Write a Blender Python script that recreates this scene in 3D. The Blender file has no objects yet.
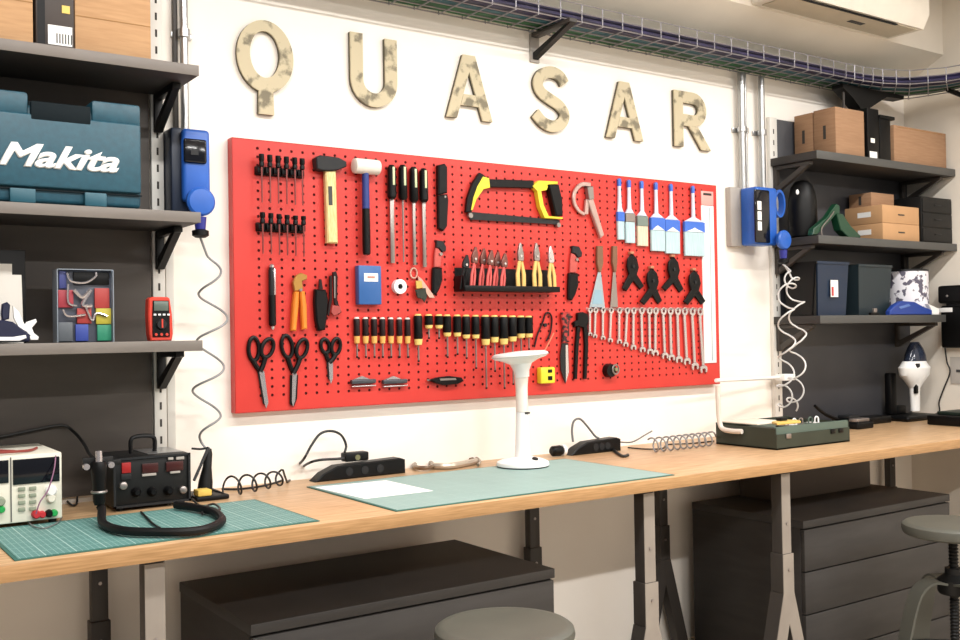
import bpy, bmesh, math, random
from mathutils import Vector, Matrix
random.seed(7)
SC = bpy.context.scene
COL = SC.collection
PI = math.pi

# ------------------------------------------------------------------ camera calibration
FPX, YAW, PITCH, ROLL = 1008.455, 0.602479, 0.0132088, -0.0168613
CAM = Vector((0.0, -3.0, 1.3785))
_cy, _sy = math.cos(YAW), math.sin(YAW)
_F = Vector((_sy*math.cos(PITCH), _cy*math.cos(PITCH), math.sin(PITCH)))
_R = Vector((_cy, -_sy, 0.0))
_U = _R.cross(_F)
_R, _U = _R*math.cos(ROLL)+_U*math.sin(ROLL), -_R*math.sin(ROLL)+_U*math.cos(ROLL)
def _ray(x, y): return _F + _R*((x-480)/FPX) - _U*((y-320)/FPX)
def wp(x, y, off=0.0):
    """point on the plane standing `off` metres in front of the back wall"""
    d = _ray(x, y); return CAM + d*((CAM_D-off)/d.y)
CAM_D = 3.0
def lp(x, y, z):
    """point on the level plane at height z"""
    d = _ray(x, y); return CAM + d*((z-CAM.z)/d.z)
def sp(x, y, X):
    """point on the plane at X, parallel to the side wall"""
    d = _ray(x, y); return CAM + d*(X/d.x)
def wxz(x, y, off=0.05):
    p = wp(x, y, off); return (p.x, p.z)

cd = bpy.data.cameras.new('camera')
cd.sensor_width = 36; cd.lens = FPX/960*36; cd.clip_start = 0.05
co = bpy.data.objects.new('camera', cd); COL.objects.link(co)
m = Matrix((_R, _U, -_F)).transposed().to_4x4(); m.translation = CAM
co.matrix_world = m
SC.camera = co

# ------------------------------------------------------------------ materials
def lin(c):
    if isinstance(c, str):
        c = tuple(int(c[i:i+2], 16)/255 for i in (0, 2, 4))
    return tuple((v/12.92 if v <= .04045 else ((v+.055)/1.055)**2.4) for v in c) + (1,)
MATS = {}
def mat(name, col, rough=.5, metal=0, col2=None, scale=8, stretch=(1,1,1), bump=0, spec=.5, trans=0, alpha=1, detail=4, emit=0, ramp=(.35,.65)):
    if name in MATS: return MATS[name]
    m = bpy.data.materials.new(name); m.use_nodes = True; nt = m.node_tree; N = nt.nodes; Lk = nt.links
    b = N['Principled BSDF']
    b.inputs['Base Color'].default_value = lin(col); b.inputs['Roughness'].default_value = rough
    b.inputs['Metallic'].default_value = metal; b.inputs['Specular IOR Level'].default_value = spec
    b.inputs['Transmission Weight'].default_value = trans; b.inputs['Alpha'].default_value = alpha
    tc = N.new('ShaderNodeTexCoord'); mp = N.new('ShaderNodeMapping'); mp.inputs['Scale'].default_value = stretch
    no = N.new('ShaderNodeTexNoise'); no.inputs['Scale'].default_value = scale; no.inputs['Detail'].default_value = detail
    Lk.new(tc.outputs['Object'], mp.inputs['Vector']); Lk.new(mp.outputs['Vector'], no.inputs['Vector'])
    cr = N.new('ShaderNodeValToRGB'); cr.color_ramp.elements[0].position = ramp[0]; cr.color_ramp.elements[1].position = ramp[1]
    c1 = lin(col)
    c2 = lin(col2) if col2 else tuple(v*.93 for v in c1[:3])+(1,)
    cr.color_ramp.elements[0].color = c2; cr.color_ramp.elements[1].color = c1
    Lk.new(no.outputs['Fac'], cr.inputs['Fac']); Lk.new(cr.outputs['Color'], b.inputs['Base Color'])
    if bump:
        bp = N.new('ShaderNodeBump'); bp.inputs['Strength'].default_value = bump; bp.inputs['Distance'].default_value = .002
        Lk.new(no.outputs['Fac'], bp.inputs['Height']); Lk.new(bp.outputs['Normal'], b.inputs['Normal'])
    if emit:
        b.inputs['Emission Color'].default_value = lin(col); b.inputs['Emission Strength'].default_value = emit
    MATS[name] = m; return m

def grid_mat(name, base, line, step, lw, big=None):
    m = mat(name, base, .55, scale=6)
    nt = m.node_tree; N = nt.nodes; Lk = nt.links; b = N['Principled BSDF']
    tc = N.new('ShaderNodeTexCoord')
    def brick(st, w):
        br = N.new('ShaderNodeTexBrick'); br.offset = 0; br.squash = 1
        br.inputs['Scale'].default_value = 1; br.inputs['Brick Width'].default_value = st; br.inputs['Row Height'].default_value = st
        br.inputs['Mortar Size'].default_value = w; br.inputs['Mortar Smooth'].default_value = .3
        Lk.new(tc.outputs['Object'], br.inputs['Vector']); return br
    prev = b.inputs['Base Color'].links[0].from_socket
    for st, w, f in ((step, lw, .55), (step*5, lw*1.6, .75)):
        br = brick(st, w); mul = N.new('ShaderNodeMath'); mul.operation = 'MULTIPLY'; mul.inputs[1].default_value = f
        Lk.new(br.outputs['Fac'], mul.inputs[0])
        mx = N.new('ShaderNodeMix'); mx.data_type = 'RGBA'; mx.inputs['B'].default_value = (0,0,0,1)
        mx.inputs[7].default_value = lin(line)
        Lk.new(mul.outputs[0], mx.inputs[0]); Lk.new(prev, mx.inputs[6]); prev = mx.outputs[2]
    Lk.new(prev, b.inputs['Base Color'])
    return m

M = dict(
 wall=mat('white_plaster', 'FAF4EB', .9, col2='F7F0E6', scale=3, bump=.05),
 sidewall=mat('cream_plaster', 'EDE4D6', .9, scale=3, bump=.05),
 ceil=mat('ceiling_paint', 'DDD6CC', .9, scale=2),
 floor=mat('floor_concrete', 'B8AC9C', .6, scale=4),
 oak=mat('oak_laminate', 'D3B088', .42, col2='A98660', scale=7, stretch=(1.2,14,8), detail=6, ramp=(.3,.7)),
 oakedge=mat('oak_edge', 'BC9264', .5, col2='9C764A', scale=9, stretch=(1.2,10,26), detail=6, ramp=(.3,.7)),
 red=mat('red_enamel', 'CE372E', .42, col2='C63028', scale=4),
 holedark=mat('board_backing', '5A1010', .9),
 char=mat('charcoal_laminate', '353230', .6, col2='2E2B29', scale=5, stretch=(1,1,6)),
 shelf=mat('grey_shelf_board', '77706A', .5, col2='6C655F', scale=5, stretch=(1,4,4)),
 shelfR=mat('graphite_shelf_board', '4A4A48', .5, scale=5),
 panel=mat('dark_back_panel', '4A443F', .6, col2='423C38', scale=3, stretch=(1,1,5)),
 panelR=mat('slate_back_panel', '3F4044', .45, col2='37383D', scale=3),
 rail=mat('white_slotted_steel', 'E2DFD8', .4, scale=5),
 slot=mat('slot_dark', '3A3632', .8),
 black=mat('black_plastic', '060607', .45, col2='040405', spec=.25),
 satin=mat('satin_black_metal', '0E0E0E', .5, spec=.35),
 rubber=mat('black_rubber', '09090A', .6, spec=.3),
 drkgrey=mat('dark_grey_plastic', '222325', .5, spec=.3),
 steel=mat('tool_steel', '9C9490', .34, .75, scale=20),
 chrome=mat('polished_chrome', 'CFC8C9', .25, .8, scale=10),
 bluesteel=mat('brushed_blade', 'A9BAC4', .35, .6, scale=30, stretch=(8,1,1)),
 galv=mat('galvanised_steel', 'B4B5B5', .28, .85, scale=20),
 shelf_shade=mat('shaded_shelf_faces', '2C2927', .6, scale=5),  # shade under the shelves put into the board colour
 clampm=mat('satin_rose_steel', 'C4A8A0', .35, .5, scale=20),
 wood=mat('ash_handle_wood', 'E6D29A', .5, col2='D2B878', scale=30, stretch=(6,6,1)),
 white=mat('white_plastic', 'F2F2F0', .35, col2='EDEDEB'),
 offwhite=mat('offwhite_nylon', 'E8E0D6', .5),
 blue=mat('cobalt_plastic', '2A62BE', .38, col2='255AB0'),
 dblue=mat('deep_blue_grip', '24387E', .5),
 navy=mat('navy_plastic', '12263E', .5),
 teal=mat('teal_toolcase_plastic', '1D4F60', .45, col2='194656', scale=60, bump=.15),
 tealdark=mat('teal_case_recess', '05141A', .7, spec=.2),
 yellow=mat('yellow_enamel', 'E8D93A', .35, col2='DFCE30'),
 ferrule=mat('cream_screwdriver_collar', 'F0D07A', .4),
 orange=mat('orange_grip', 'E88A2C', .45, col2='D9791F'),
 gold=mat('brass_joint', 'B98A45', .35, .5),
 redgrip=mat('coral_red_grip', 'D9463F', .45),
 pinkgrip=mat('faded_red_grip', 'E0605C', .5),
 maroon=mat('dark_maroon_plastic', '1C080A', .5, spec=.3),
 greenbox=mat('olive_green_metal', '2F372C', .55, col2='293126', scale=12),
 greentray=mat('pale_green_case', '4F6056', .5, scale=12),
 dgreen=mat('dark_green_plastic', '12402A', .4),
 card=mat('brown_cardboard', 'C09870', .85, col2='B58D66', scale=12, stretch=(1,1,10)),
 cardR=mat('kraft_cardboard', 'A07C5E', .85, col2='967356', scale=12, stretch=(1,1,10)),
 tapeline=mat('cardboard_crease', '9C7548', .85),
 kraft=mat('light_kraft_card', 'BC9268', .8, scale=10),
 label=mat('white_paper_label', 'F4F3EF', .7),
 ink=mat('printed_ink', '4A4A4A', .8),
 paper=mat('white_paper', 'FBFBFA', .8),
 coil=mat('clear_grey_cable', '8E8F90', .35),
 coilw=mat('pale_coiled_cable', 'CFCFCD', .35),
 cabl=mat('black_cable', '121212', .45),
 cabgrey=mat('grey_cable', '6A6A6A', .5),
 cabgreen=mat('green_network_cable', '165A2E', .5, col2='0E4220'),
 cabpurple=mat('purple_network_cable', '2A2550', .5, col2='1A1636'),
 cabteal=mat('teal_network_cable', '1E5560', .5),
 wire=mat('galvanised_wire', '9C9AA0', .4, .6),
 bristle=mat('pale_blue_bristle', 'BFD6DA', .8, col2='A9C4CA', scale=60, stretch=(6,1,.3)),
 bristlec=mat('cream_bristle', 'DDD2BC', .8, col2='CABCA2', scale=60, stretch=(6,1,.3)),
 brushblue=mat('brush_blue', '3E6FD0', .4),
 brushh=mat('pearl_brush_handle', 'D6DDEE', .35),
 stool=mat('grey_stool_lacquer', '585850', .45, col2='51514A'),
 leg=mat('warm_grey_steel', '948B81', .45, col2='8A8178'),
 legdark=mat('dark_and_shaded_steel', '3A3531', .5),  # dark steel parts; also stands in for shaded trestle leg sides
 letter=mat('printed_map_plywood', 'C6BA9C', .7, col2='7E7662', scale=22, detail=10, ramp=(.40,.50)),
 letteredge=mat('plywood_edge', '5E5848', .8),
 psu=mat('cream_instrument_panel', 'E3DFCF', .5),
 glass=mat('display_black_glass', '0A0C14', .12),
 led=mat('red_led_digits', 'A01A1A', .4),
 dredp=mat('dim_red_display', '3E1412', .3),
 grn=mat('green_terminal', '1E9A4A', .4),
 clear=mat('clear_blister_plastic', 'E8EEF0', .08, trans=.9, alpha=1),
 smoke=mat('smoked_clear_plastic', '30384A', .12, trans=.3),
 tan=mat('tan_yellow_plastic', 'D6B860', .5),
 ac=mat('aircon_casing', 'F0E9DC', .45), acgrey=mat('aircon_panel', 'C9BEA8', .5),
 greyback=mat('grey_mounting_plate', 'A9A29A', .5),
 newsprint=mat('printed_white_wrap', 'E6E4EA', .7, col2='5A5666', scale=28, detail=3, ramp=(.42,.46)),
)
M['mat'] = grid_mat('cutting_mat_teal', '4E837E', 'BCD4CE', .0125, .0008)
M['mat2'] = grid_mat('cutting_mat_sage', '8CABA6', 'A8C2BC', .0125, .0006)
M['matedge'] = mat('cutting_mat_border', '3C6A60', .6)

# ------------------------------------------------------------------ mesh builder
def catmull(pts, k=6, closed=False):
    pts = [Vector(p) for p in pts]; n = len(pts); out = []
    if n < 3: return pts
    rng = range(n if closed else n-1)
    for i in rng:
        g = (lambda j: pts[j % n]) if closed else (lambda j: pts[max(0, min(n-1, j))])
        p0, p1, p2, p3 = g(i-1), g(i), g(i+1), g(i+2)
        for s in range(k):
            t = s/k
            out.append(.5*((2*p1)+(-p0+p2)*t+(2*p0-5*p1+4*p2-p3)*t*t+(-p0+3*p1-3*p2+p3)*t**3))
    if not closed: out.append(pts[-1])
    return out
class MB:
    def __init__(s): s.bm = bmesh.new()
    def box(s, x0, x1, y0, y1, z0, z1, bev=0, rot=None, seg=2):
        c = Vector(((x0+x1)/2, (y0+y1)/2, (z0+z1)/2))
        mt = Matrix.Translation(c)
        if rot is not None: mt = mt @ rot.to_4x4()
        mt = mt @ Matrix.Diagonal((abs(x1-x0), abs(y1-y0), abs(z1-z0), 1))
        r = bmesh.ops.create_cube(s.bm, size=1, matrix=mt)
        if bev:
            es = list({e for v in r['verts'] for e in v.link_edges})
            bmesh.ops.bevel(s.bm, geom=es, offset=bev, segments=seg, affect='EDGES', profile=.5)
        return s
    def ring(s, c, u, v, r, n):
        return [s.bm.verts.new(c + u*(math.cos(2*PI*i/n)*r) + v*(math.sin(2*PI*i/n)*r)) for i in range(n)]
    def loft(s, rings, cap=True, closed=False):
        f = s.bm.faces
        pairs = list(zip(rings, rings[1:])) + ([(rings[-1], rings[0])] if closed else [])
        for a, b in pairs:
            n = len(a)
            for i in range(n):
                f.new((a[i], a[(i+1) % n], b[(i+1) % n], b[i]))
        if cap and not closed:
            f.new(rings[0][::-1]); f.new(rings[-1])
    def rod(s, p, q, r, r2=None, n=12):
        p = Vector(p); q = Vector(q); d = (q-p).normalized()
        u = d.orthogonal().normalized(); v = d.cross(u)
        r2 = r if r2 is None else r2
        s.loft([s.ring(p, u, v, r, n), s.ring(q, u, v, r2, n)]); return s
    def lathe(s, prof, o, ax=(0,0,1), n=24):
        """prof: list of (radius, distance along axis)"""
        o = Vector(o); d = Vector(ax).normalized(); u = d.orthogonal().normalized(); v = d.cross(u)
        s.loft([s.ring(o+d*h, u, v, max(r, 1e-4), n) for r, h in prof]); return s
    def tube(s, pts, r, n=8, k=6, closed=False, raw=False):
        P = [Vector(p) for p in pts] if raw else catmull(pts, k, closed)
        Q = [P[0]]
        for p in P[1:]:
            if (p-Q[-1]).length > 1e-5: Q.append(p)
        P = Q; m_ = len(P)
        T = [((P[(i+1) % m_] - P[i-1]) if closed else (P[min(i+1, m_-1)]-P[max(i-1, 0)])).normalized() for i in range(m_)]
        u = T[0].orthogonal().normalized(); rings = []
        for i in range(m_):
            u = (u - T[i]*u.dot(T[i]))
            u = u.normalized() if u.length > 1e-6 else T[i].orthogonal().normalized()
            rr = r(i/(m_-1)) if callable(r) else r
            rings.append(s.ring(P[i], u, T[i].cross(u), rr, n))
        s.loft(rings, closed=closed); return s
    def prism(s, poly, y0, y1, bev=0, plane='xz'):
        """poly: outline in X,Z pushed from y0 to y1 (or X,Y pushed in Z, or Y,Z pushed in X)"""
        mk = {'xz': lambda a, b, h: (a, h, b), 'xy': lambda a, b, h: (a, b, h), 'yz': lambda a, b, h: (h, a, b)}[plane]
        P = []
        for p in poly:
            if not P or (abs(p[0]-P[-1][0])+abs(p[1]-P[-1][1])) > 1e-6: P.append(p)
        A = [s.bm.verts.new(mk(a, b, y0)) for a, b in P]
        B = [s.bm.verts.new(mk(a, b, y1)) for a, b in P]
        n = len(P); fs = []
        fs.append(s.bm.faces.new(A)); fs.append(s.bm.faces.new(B[::-1]))
        for i in range(n):
            fs.append(s.bm.faces.new((A[i], B[i], B[(i+1) % n], A[(i+1) % n])))
        bmesh.ops.recalc_face_normals(s.bm, faces=fs)
        if bev:
            es = [e for e in fs[0].edges] + [e for e in fs[1].edges]
            bmesh.ops.bevel(s.bm, geom=list(set(es)), offset=bev, segments=1, affect='EDGES')
        return s
    def band(s, outer, inner, y0, y1):
        """flat ring between two outlines of equal count, in X,Z"""
        n = len(outer); V = lambda P, y: [s.bm.verts.new((a, y, b)) for a, b in P]
        o0, o1, i0, i1 = V(outer, y0), V(outer, y1), V(inner, y0), V(inner, y1); fs = []
        for i in range(n):
            j = (i+1) % n
            for a, b in ((o0, o1), (o1, i1), (i1, i0), (i0, o0)):
                fs.append(s.bm.faces.new((a[i], a[j], b[j], b[i])))
        bmesh.ops.recalc_face_normals(s.bm, faces=fs); return s
    def sphere(s, c, r, sc=(1,1,1), n=16):
        bmesh.ops.create_uvsphere(s.bm, u_segments=n, v_segments=max(6, n//2), radius=r, matrix=Matrix.Translation(Vector(c)) @ Matrix.Diagonal((*sc, 1)))
        return s
    def build(s, name, material, parent=None, label=None, angle=.6):
        me = bpy.data.meshes.new(name)
        bm = s.bm
        if parent is not None: org = ORG[parent.name]
        else:
            vs = [v.co for v in bm.verts]
            org = Vector(((min(v.x for v in vs)+max(v.x for v in vs))/2, (min(v.y for v in vs)+max(v.y for v in vs))/2, min(v.z for v in vs)))
        for v in bm.verts: v.co -= org
        bmesh.ops.recalc_face_normals(bm, faces=bm.faces)
        bm.to_mesh(me); bm.free()
        me.polygons.foreach_set('use_smooth', [True]*len(me.polygons))
        me.set_sharp_from_angle(angle=angle)
        me.materials.append(material)
        o = bpy.data.objects.new(name, me); COL.objects.link(o)
        if parent is not None: o.parent = parent
        else: o.location = org
        ORG[o.name] = org
        if label: o['label'] = label
        return o
ORG = {}
def thing(name, label, cat, loc, group=None):
    o = bpy.data.objects.new(name, None); COL.objects.link(o); o.location = Vector(loc); o.empty_display_size = .05
    ORG[o.name] = Vector(loc); o['label'] = label; o['category'] = cat
    if group: o['group'] = group
    return o
def tag(o, label, cat, group=None):
    o['label'] = label; o['category'] = cat
    if group: o['group'] = group
    return o
def struct(o): o['kind'] = 'structure'; return o
def ell(cx, cz, rx, rz, n=24, a0=0, a1=2*PI, end=False):
    k = n if not end else n-1
    return [(cx+rx*math.cos(a0+(a1-a0)*i/k), cz+rz*math.sin(a0+(a1-a0)*i/k)) for i in range(n)]
def stroke(path, w, w2=None):
    """closed outline of a line of width w drawn along a 2D path"""
    P = [Vector(p) for p in path]; n = len(P); L, Rr = [], []
    for i in range(n):
        t = (P[min(i+1, n-1)]-P[max(i-1, 0)]).normalized(); nn = Vector((-t.y, t.x))
        ww = w if w2 is None else w+(w2-w)*i/(n-1)
        L.append(tuple(P[i]+nn*ww/2)); Rr.append(tuple(P[i]-nn*ww/2))
    return L+Rr[::-1]
def sm2(pts, k=5): return [(p.x, p.y) for p in catmull([(a, b, 0) for a, b in pts], k)]
def text_mesh(body, size, name, material, parent, loc, width=None, shear=0, bold=0, depth=.001, rot=(PI/2, 0, 0)):
    cu = bpy.data.curves.new(name, 'FONT'); cu.body = body; cu.size = size; cu.shear = shear; cu.bevel_depth = bold; cu.bevel_resolution = 0; cu.extrude = depth
    t = bpy.data.objects.new(name+'_tmp', cu); COL.objects.link(t)
    dg = bpy.context.evaluated_depsgraph_get(); me = bpy.data.meshes.new_from_object(t.evaluated_get(dg))
    bpy.data.objects.remove(t)
    sx = 1
    xs = [v.co.x for v in me.vertices]
    if width: sx = width/(max(xs)-min(xs))
    from mathutils import Euler
    R3 = Euler(rot).to_matrix()
    x0 = min(xs)
    for v in me.vertices:
        c = Vector(((v.co.x-x0)*sx, v.co.y, v.co.z)); v.co = R3 @ c
    me.materials.clear(); me.materials.append(material)
    o = bpy.data.objects.new(name, me); COL.objects.link(o)
    o.parent = parent; o.location = Vector(loc)-ORG[parent.name]
    ORG[o.name] = Vector(loc)
    return o
LAMP, LAMP2, WORLD, EXPO = 50, 92, .30, -.24
# ================================================================== THE ROOM
BZ = .92          # bench top height
struct(MB().box(-2.2, 4.80, 0, .1, 0, 3.1).build('wall_back', M['wall']))
struct(MB().box(4.715, 4.80, -5.2, 0, 0, 3.1).build('wall_right', M['sidewall']))
struct(MB().box(-2.2, 4.80, -5.2, .1, -.1, 0).build('floor', M['floor']))
struct(MB().box(-2.2, 4.80, -5.2, -.22, 3.1, 3.2).build('ceiling', M['ceil']))
struct(MB().prism([(-.22, 2.715), (-.0005, 2.60), (-.0005, 3.2), (-.22, 3.2)], -2.2, 4.7145, plane='yz').build('trim_1', M['sidewall']))
struct(MB().box(4.705, 4.715, -5, -.001, 0, .09).box(-2.1, 4.705, -.012, 0, 0, .09).build('baseboard_back', M['sidewall']))

# ------------------------------------------------------------------ letters on the wall
LET = 'plywood letters spelling the sign on the wall'
def letter(ch, what, polys=None, bands=None, chars=''):
    pass
def mk_letter(lab, build, x, z):
    o = thing('wall_letter', lab, 'letter', (x, -.001, z), LET)
    f = MB(); build(f, -.018, -.012); f.build('printed_face', M['letter'], o)
    e = MB(); build(e, -.0119, -.001); e.build('plywood_core', M['letteredge'], o, 'darker plywood edge')
    return o
zt, zb, SW = 2.376, 2.146, .046
def bQ(b, y0, y1):
    cx, cz = 1.249, 2.262
    b.band(ell(cx, cz, .094, .114, 40), ell(cx-.002, cz+.006, .050, .074, 40), y0, y1)
    top = [(cx+u, cz-.1141*math.sqrt(1-(u/.094)**2)) for u in (-.024, -.016, -.008, 0, .008, .016, .024)]
    b.prism(top+[(cx+.026, 2.079), (cx-.026, 2.079)], y0, y1)
def bU(b, y0, y1):
    xl, xr = 1.571, 1.702; r = (xr-xl)/2
    pts = [(xl, zt+.012)] + [(xl, 2.30)] + ell((xl+xr)/2, zb+SW/2+r, r, r, 14, PI, 2*PI, True) + [(xr, 2.30), (xr, zt+.008)]
    b.prism(stroke(pts, SW), y0, y1)
def bA(x0, x1, sh=.0):
    def f(b, y0, y1):
        c = (x0+x1)/2; t = .026; w = .043; H = zt-zb
        s_ = (c-t-x0)/H
        zi = zb+H*.70; xi = c
        def lo(z): return x0+(z-zb)*s_+w*1.05
        def hi(z): return x1-(z-zb)*s_-w*1.05
        zc0, zc1 = zb+.048, zb+.088
        zap = zb + (c-x0-w*1.05)/s_
        b.prism([(x0, zb), (x0+w, zb), (lo(zap), zap), (x1-w, zb), (x1, zb), (c+t, zt), (c-t, zt)], y0, y1)
        b.prism([(lo(zc0), zc0), (hi(zc0), zc0), (hi(zc1), zc1), (lo(zc1), zc1)], y0, y1)
    return f
def bS(b, y0, y1):
    cx = 2.397
    cx = 2.393; pts = [(cx+.072, 2.330), (cx+.050, 2.356), (cx+.008, 2.366), (cx-.038, 2.350), (cx-.058, 2.316), (cx-.043, 2.284), (cx, 2.262), (cx+.045, 2.242),
           (cx+.070, 2.210), (cx+.052, 2.175), (cx+.008, 2.160), (cx-.038, 2.172), (cx-.072, 2.202)]
    b.prism(stroke(sm2(pts, 5), .044), y0, y1)
def bR(b, y0, y1):
    x0 = 3.052
    b.prism([(x0, zb), (x0+.05, zb), (x0+.05, zt+.004), (x0, zt+.004)], y0, y1)
    r = .048; cz = zt+.004-.024-r
    pts = [(x0+.05, cz+r)] + ell(x0+.112, cz, r+.006, r, 12, PI/2, -PI/2, True) + [(x0+.05, cz-r)]
    b.prism(stroke(pts, .048), y0, y1)
    b.prism([(x0+.085, cz-r-.0241), (x0+.138, cz-r-.0241), (3.268, zb-.004), (3.212, zb-.004)], y0, y1)
mk_letter('map-printed wooden letter Q with a straight tail, first of the wall sign', bQ, 1.249, 2.079)
mk_letter('map-printed wooden letter U on the white wall, second in the sign', bU, 1.636, 2.146)
mk_letter('map-printed wooden letter A between the U and the S', bA(1.924, 2.122), 2.023, 2.146)
mk_letter('map-printed wooden letter S under the cable tray bracket', bS, 2.397, 2.146)
mk_letter('map-printed wooden letter A between the S and the R', bA(2.674, 2.872), 2.773, 2.146)
mk_letter('map-printed wooden letter R, last of the wall sign near the conduits', bR, 3.15, 2.142)

# ------------------------------------------------------------------ pegboard
X0, X1, Z0, Z1, FY = 1.128, 3.2735, 1.147, 1.9915, -.035
pb = thing('pegboard', 'large red perforated tool board screwed to the white wall', 'pegboard', ((X0+X1)/2, -.001, Z0))
bm = MB(); B = bm.bm
nx, nz, px_, pz_ = 53, 30, .038, .0265
hx0, hz1 = X0+.082, Z1-.026
xs0 = hx0-px_/2; zs1 = hz1-.0265/2
fr = 0.005
cache = {}
def gv(x, z, y=FY):
    k = (round(x, 5), round(z, 5), y)
    if k not in cache: cache[k] = B.verts.new((x, y, z))
    return cache[k]
for i in range(nx):
    for j in range(nz):
        a = xs0+i*px_; b_ = a+px_; t = Z1-.013-j*pz_; d = t-pz_; mx_, mz_ = (a+b_)/2, (t+d)/2
        outer = [gv(a, d), gv(mx_, d), gv(b_, d), gv(b_, mz_), gv(b_, t), gv(mx_, t), gv(a, t), gv(a, mz_)]
        inner = [B.verts.new((mx_+fr*math.cos(q), FY, mz_+fr*math.sin(q))) for q in [(-3+k)*PI/4 for k in range(8)]]
        inn2 = [B.verts.new((v.co.x, FY+.002, v.co.z)) for v in inner]
        for k in range(8):
            B.faces.new((outer[k], outer[(k+1) % 8], inner[(k+1) % 8], inner[k]))
            B.faces.new((inner[k], inner[(k+1) % 8], inn2[(k+1) % 8], inn2[k]))
xe = xs0+nx*px_; zt_ = Z1-.013; zl = zt_-nz*pz_
for (a, b_, d, t) in ((X0, xs0, Z0, Z1), (xe, X1, Z0, Z1), (xs0, xe, zt_, Z1), (xs0, xe, Z0, zl)):
    bm.box(a, b_, FY, FY+.002, d, t)
bm.build('perforated_sheet', M['red'], pb)
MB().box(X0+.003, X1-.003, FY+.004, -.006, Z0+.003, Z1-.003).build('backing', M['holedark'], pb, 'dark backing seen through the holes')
f = MB(); f.box(X0-.001, X0+.001, FY, -.001, Z0, Z1).box(X1-.001, X1+.001, FY, -.001, Z0, Z1).box(X0, X1, FY, -.001, Z0-.001, Z0+.001).box(X0, X1, FY, -.001, Z1-.001, Z1+.001)
f.build('edge_flange', M['red'], pb)

# ------------------------------------------------------------------ pipes and cable tray
def conduit(x, z0, z1, r, lab, clips, off=.03):
    o = thing('conduit_pipe', lab, 'pipe', (x, -off, z0), 'steel conduits on the wall')
    MB().rod((x, -off, z0), (x, -off, z1), r, n=16).build('pipe', M['galv'], o)
    for cz in clips:
        c = MB(); c.rod((x, -off, cz-.012), (x, -off, cz+.012), r+.006, n=16); c.box(x-r-.02, x+r+.02, -.008, 0, cz-.01, cz+.01, .002)
        c.build('clip', M['galv'], o)
    return o
conduit(.985, 2.0, 2.712, .012, 'steel conduit pipe above the left blue socket unit', [2.29])
conduit(3.452, 1.99, 2.50, .016, 'left steel conduit pipe of the pair above the right socket unit', [2.25])
conduit(3.488, 1.99, 2.50, .006, 'thin steel conduit tight against the left wide pipe', [2.25], .02)
conduit(3.583, 1.99, 2.50, .014, 'right steel conduit pipe of the pair by the back panel', [2.25])
# dark strip behind left conduit
tag(MB().box(.957, .970, -.02, -.001, 2.0, 2.71, .002).build('cable_trunking', M['legdark']), 'narrow dark cable trunking beside the left conduit', 'trunking')

ct = thing('cable_tray', 'long wire mesh cable tray under the ceiling, full of cables', 'cable tray', (2.5, -.1, 2.505))
bk = [(-1.5, -.02), (4.22, -.02), (4.5, -.02), (4.66, -.18), (4.66, -.4), (4.66, -3.2)]
inn = [(-1.5, -.03), (4.30, -.03), (4.40, -.05), (4.52, -.10), (4.64, -.22), (4.655, -.32), (4.655, -3.2)]
outp = [(-1.5, -.20), (4.02, -.20), (4.12, -.205), (4.27, -.24), (4.40, -.34), (4.47, -.48), (4.485, -.62), (4.485, -3.2)]
def resample(pl, st):
    P = [Vector((a, b, 0)) for a, b in pl]; L_ = [0]
    for a, b in zip(P, P[1:]): L_.append(L_[-1]+(b-a).length)
    n = int(L_[-1]/st); out = []
    for i in range(n+1):
        d = L_[-1]*i/n; k = 0
        while k < len(L_)-2 and L_[k+1] < d: k += 1
        out.append(P[k].lerp(P[k+1], (d-L_[k])/(L_[k+1]-L_[k])))
    return out
w = MB()
def lerp_path(t): return [(a.x*(1-t)+b.x*t, a.y*(1-t)+b.y*t) for a, b in zip(RI, RO)]
RI = [Vector((a, b, 0)) for a, b in [(-1.5, -.012), (3.6, -.012), (4.02, -.012), (4.25, -.012), (4.45, -.03), (4.60, -.10), (4.65, -.28), (4.655, -.62), (4.655, -1.2), (4.655, -3.2)]]
RO = [Vector((a, b, 0)) for a, b in [(-1.5, -.20), (3.6, -.20), (3.96, -.20), (4.08, -.205), (4.20, -.225), (4.33, -.28), (4.43, -.40), (4.485, -.62), (4.485, -1.2), (4.485, -3.2)]]
for t, z in ((0, 2.508), (.25, 2.508), (.5, 2.508), (.75, 2.508), (1, 2.508), (0, 2.54), (0, 2.572), (1, 2.54), (1, 2.572)):
    w.tube([(a, b, z) for a, b in lerp_path(t)], .0026, 5, raw=True)
seglens = []
for k in range(len(RI)-1):
    L_ = max((RI[k+1]-RI[k]).length, (RO[k+1]-RO[k]).length); n = max(1, round(L_/.10))
    for i in range(n):
        t = i/n; a = RI[k].lerp(RI[k+1], t); b_ = RO[k].lerp(RO[k+1], t)
        w.tube([(a.x, a.y, 2.572), (a.x, a.y, 2.505), (b_.x, b_.y, 2.505), (b_.x, b_.y, 2.572)], .0026, 5, raw=True)
w.build('wire_basket', M['wire'], ct)
def cable_lane(ts, z, r, material, name, lab, grp):
    for n_, t in enumerate(ts):
        p = lerp_path(t); pts = []
        for i, (a, b_) in enumerate(resample(p, .25) if False else [(q.x, q.y) for q in resample(p, .2)]):
            pts.append((a, b_, z+random.uniform(0, .003)))
        c = MB().tube(pts, r, 6, k=2).build(name, material)
        tag(c, lab[n_] if isinstance(lab, list) else lab, 'cable', grp)
cable_lane([.05, .135, .22, .305], 2.519, .0078, M['cabgreen'], 'network_cable', 'green network cable bundled along the wall side of the tray', 'green cables in the ceiling tray')
cable_lane([.39, .475, .56], 2.519, .0078, M['cabteal'], 'network_cable', 'dark teal cable lying along the middle of the tray', 'teal cables in the ceiling tray')
cable_lane([.645, .73, .815, .90, .965], 2.519, .0072, M['cabpurple'], 'network_cable', 'dark purple cable lying along the front side of the tray', 'purple cables in the ceiling tray')
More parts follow.
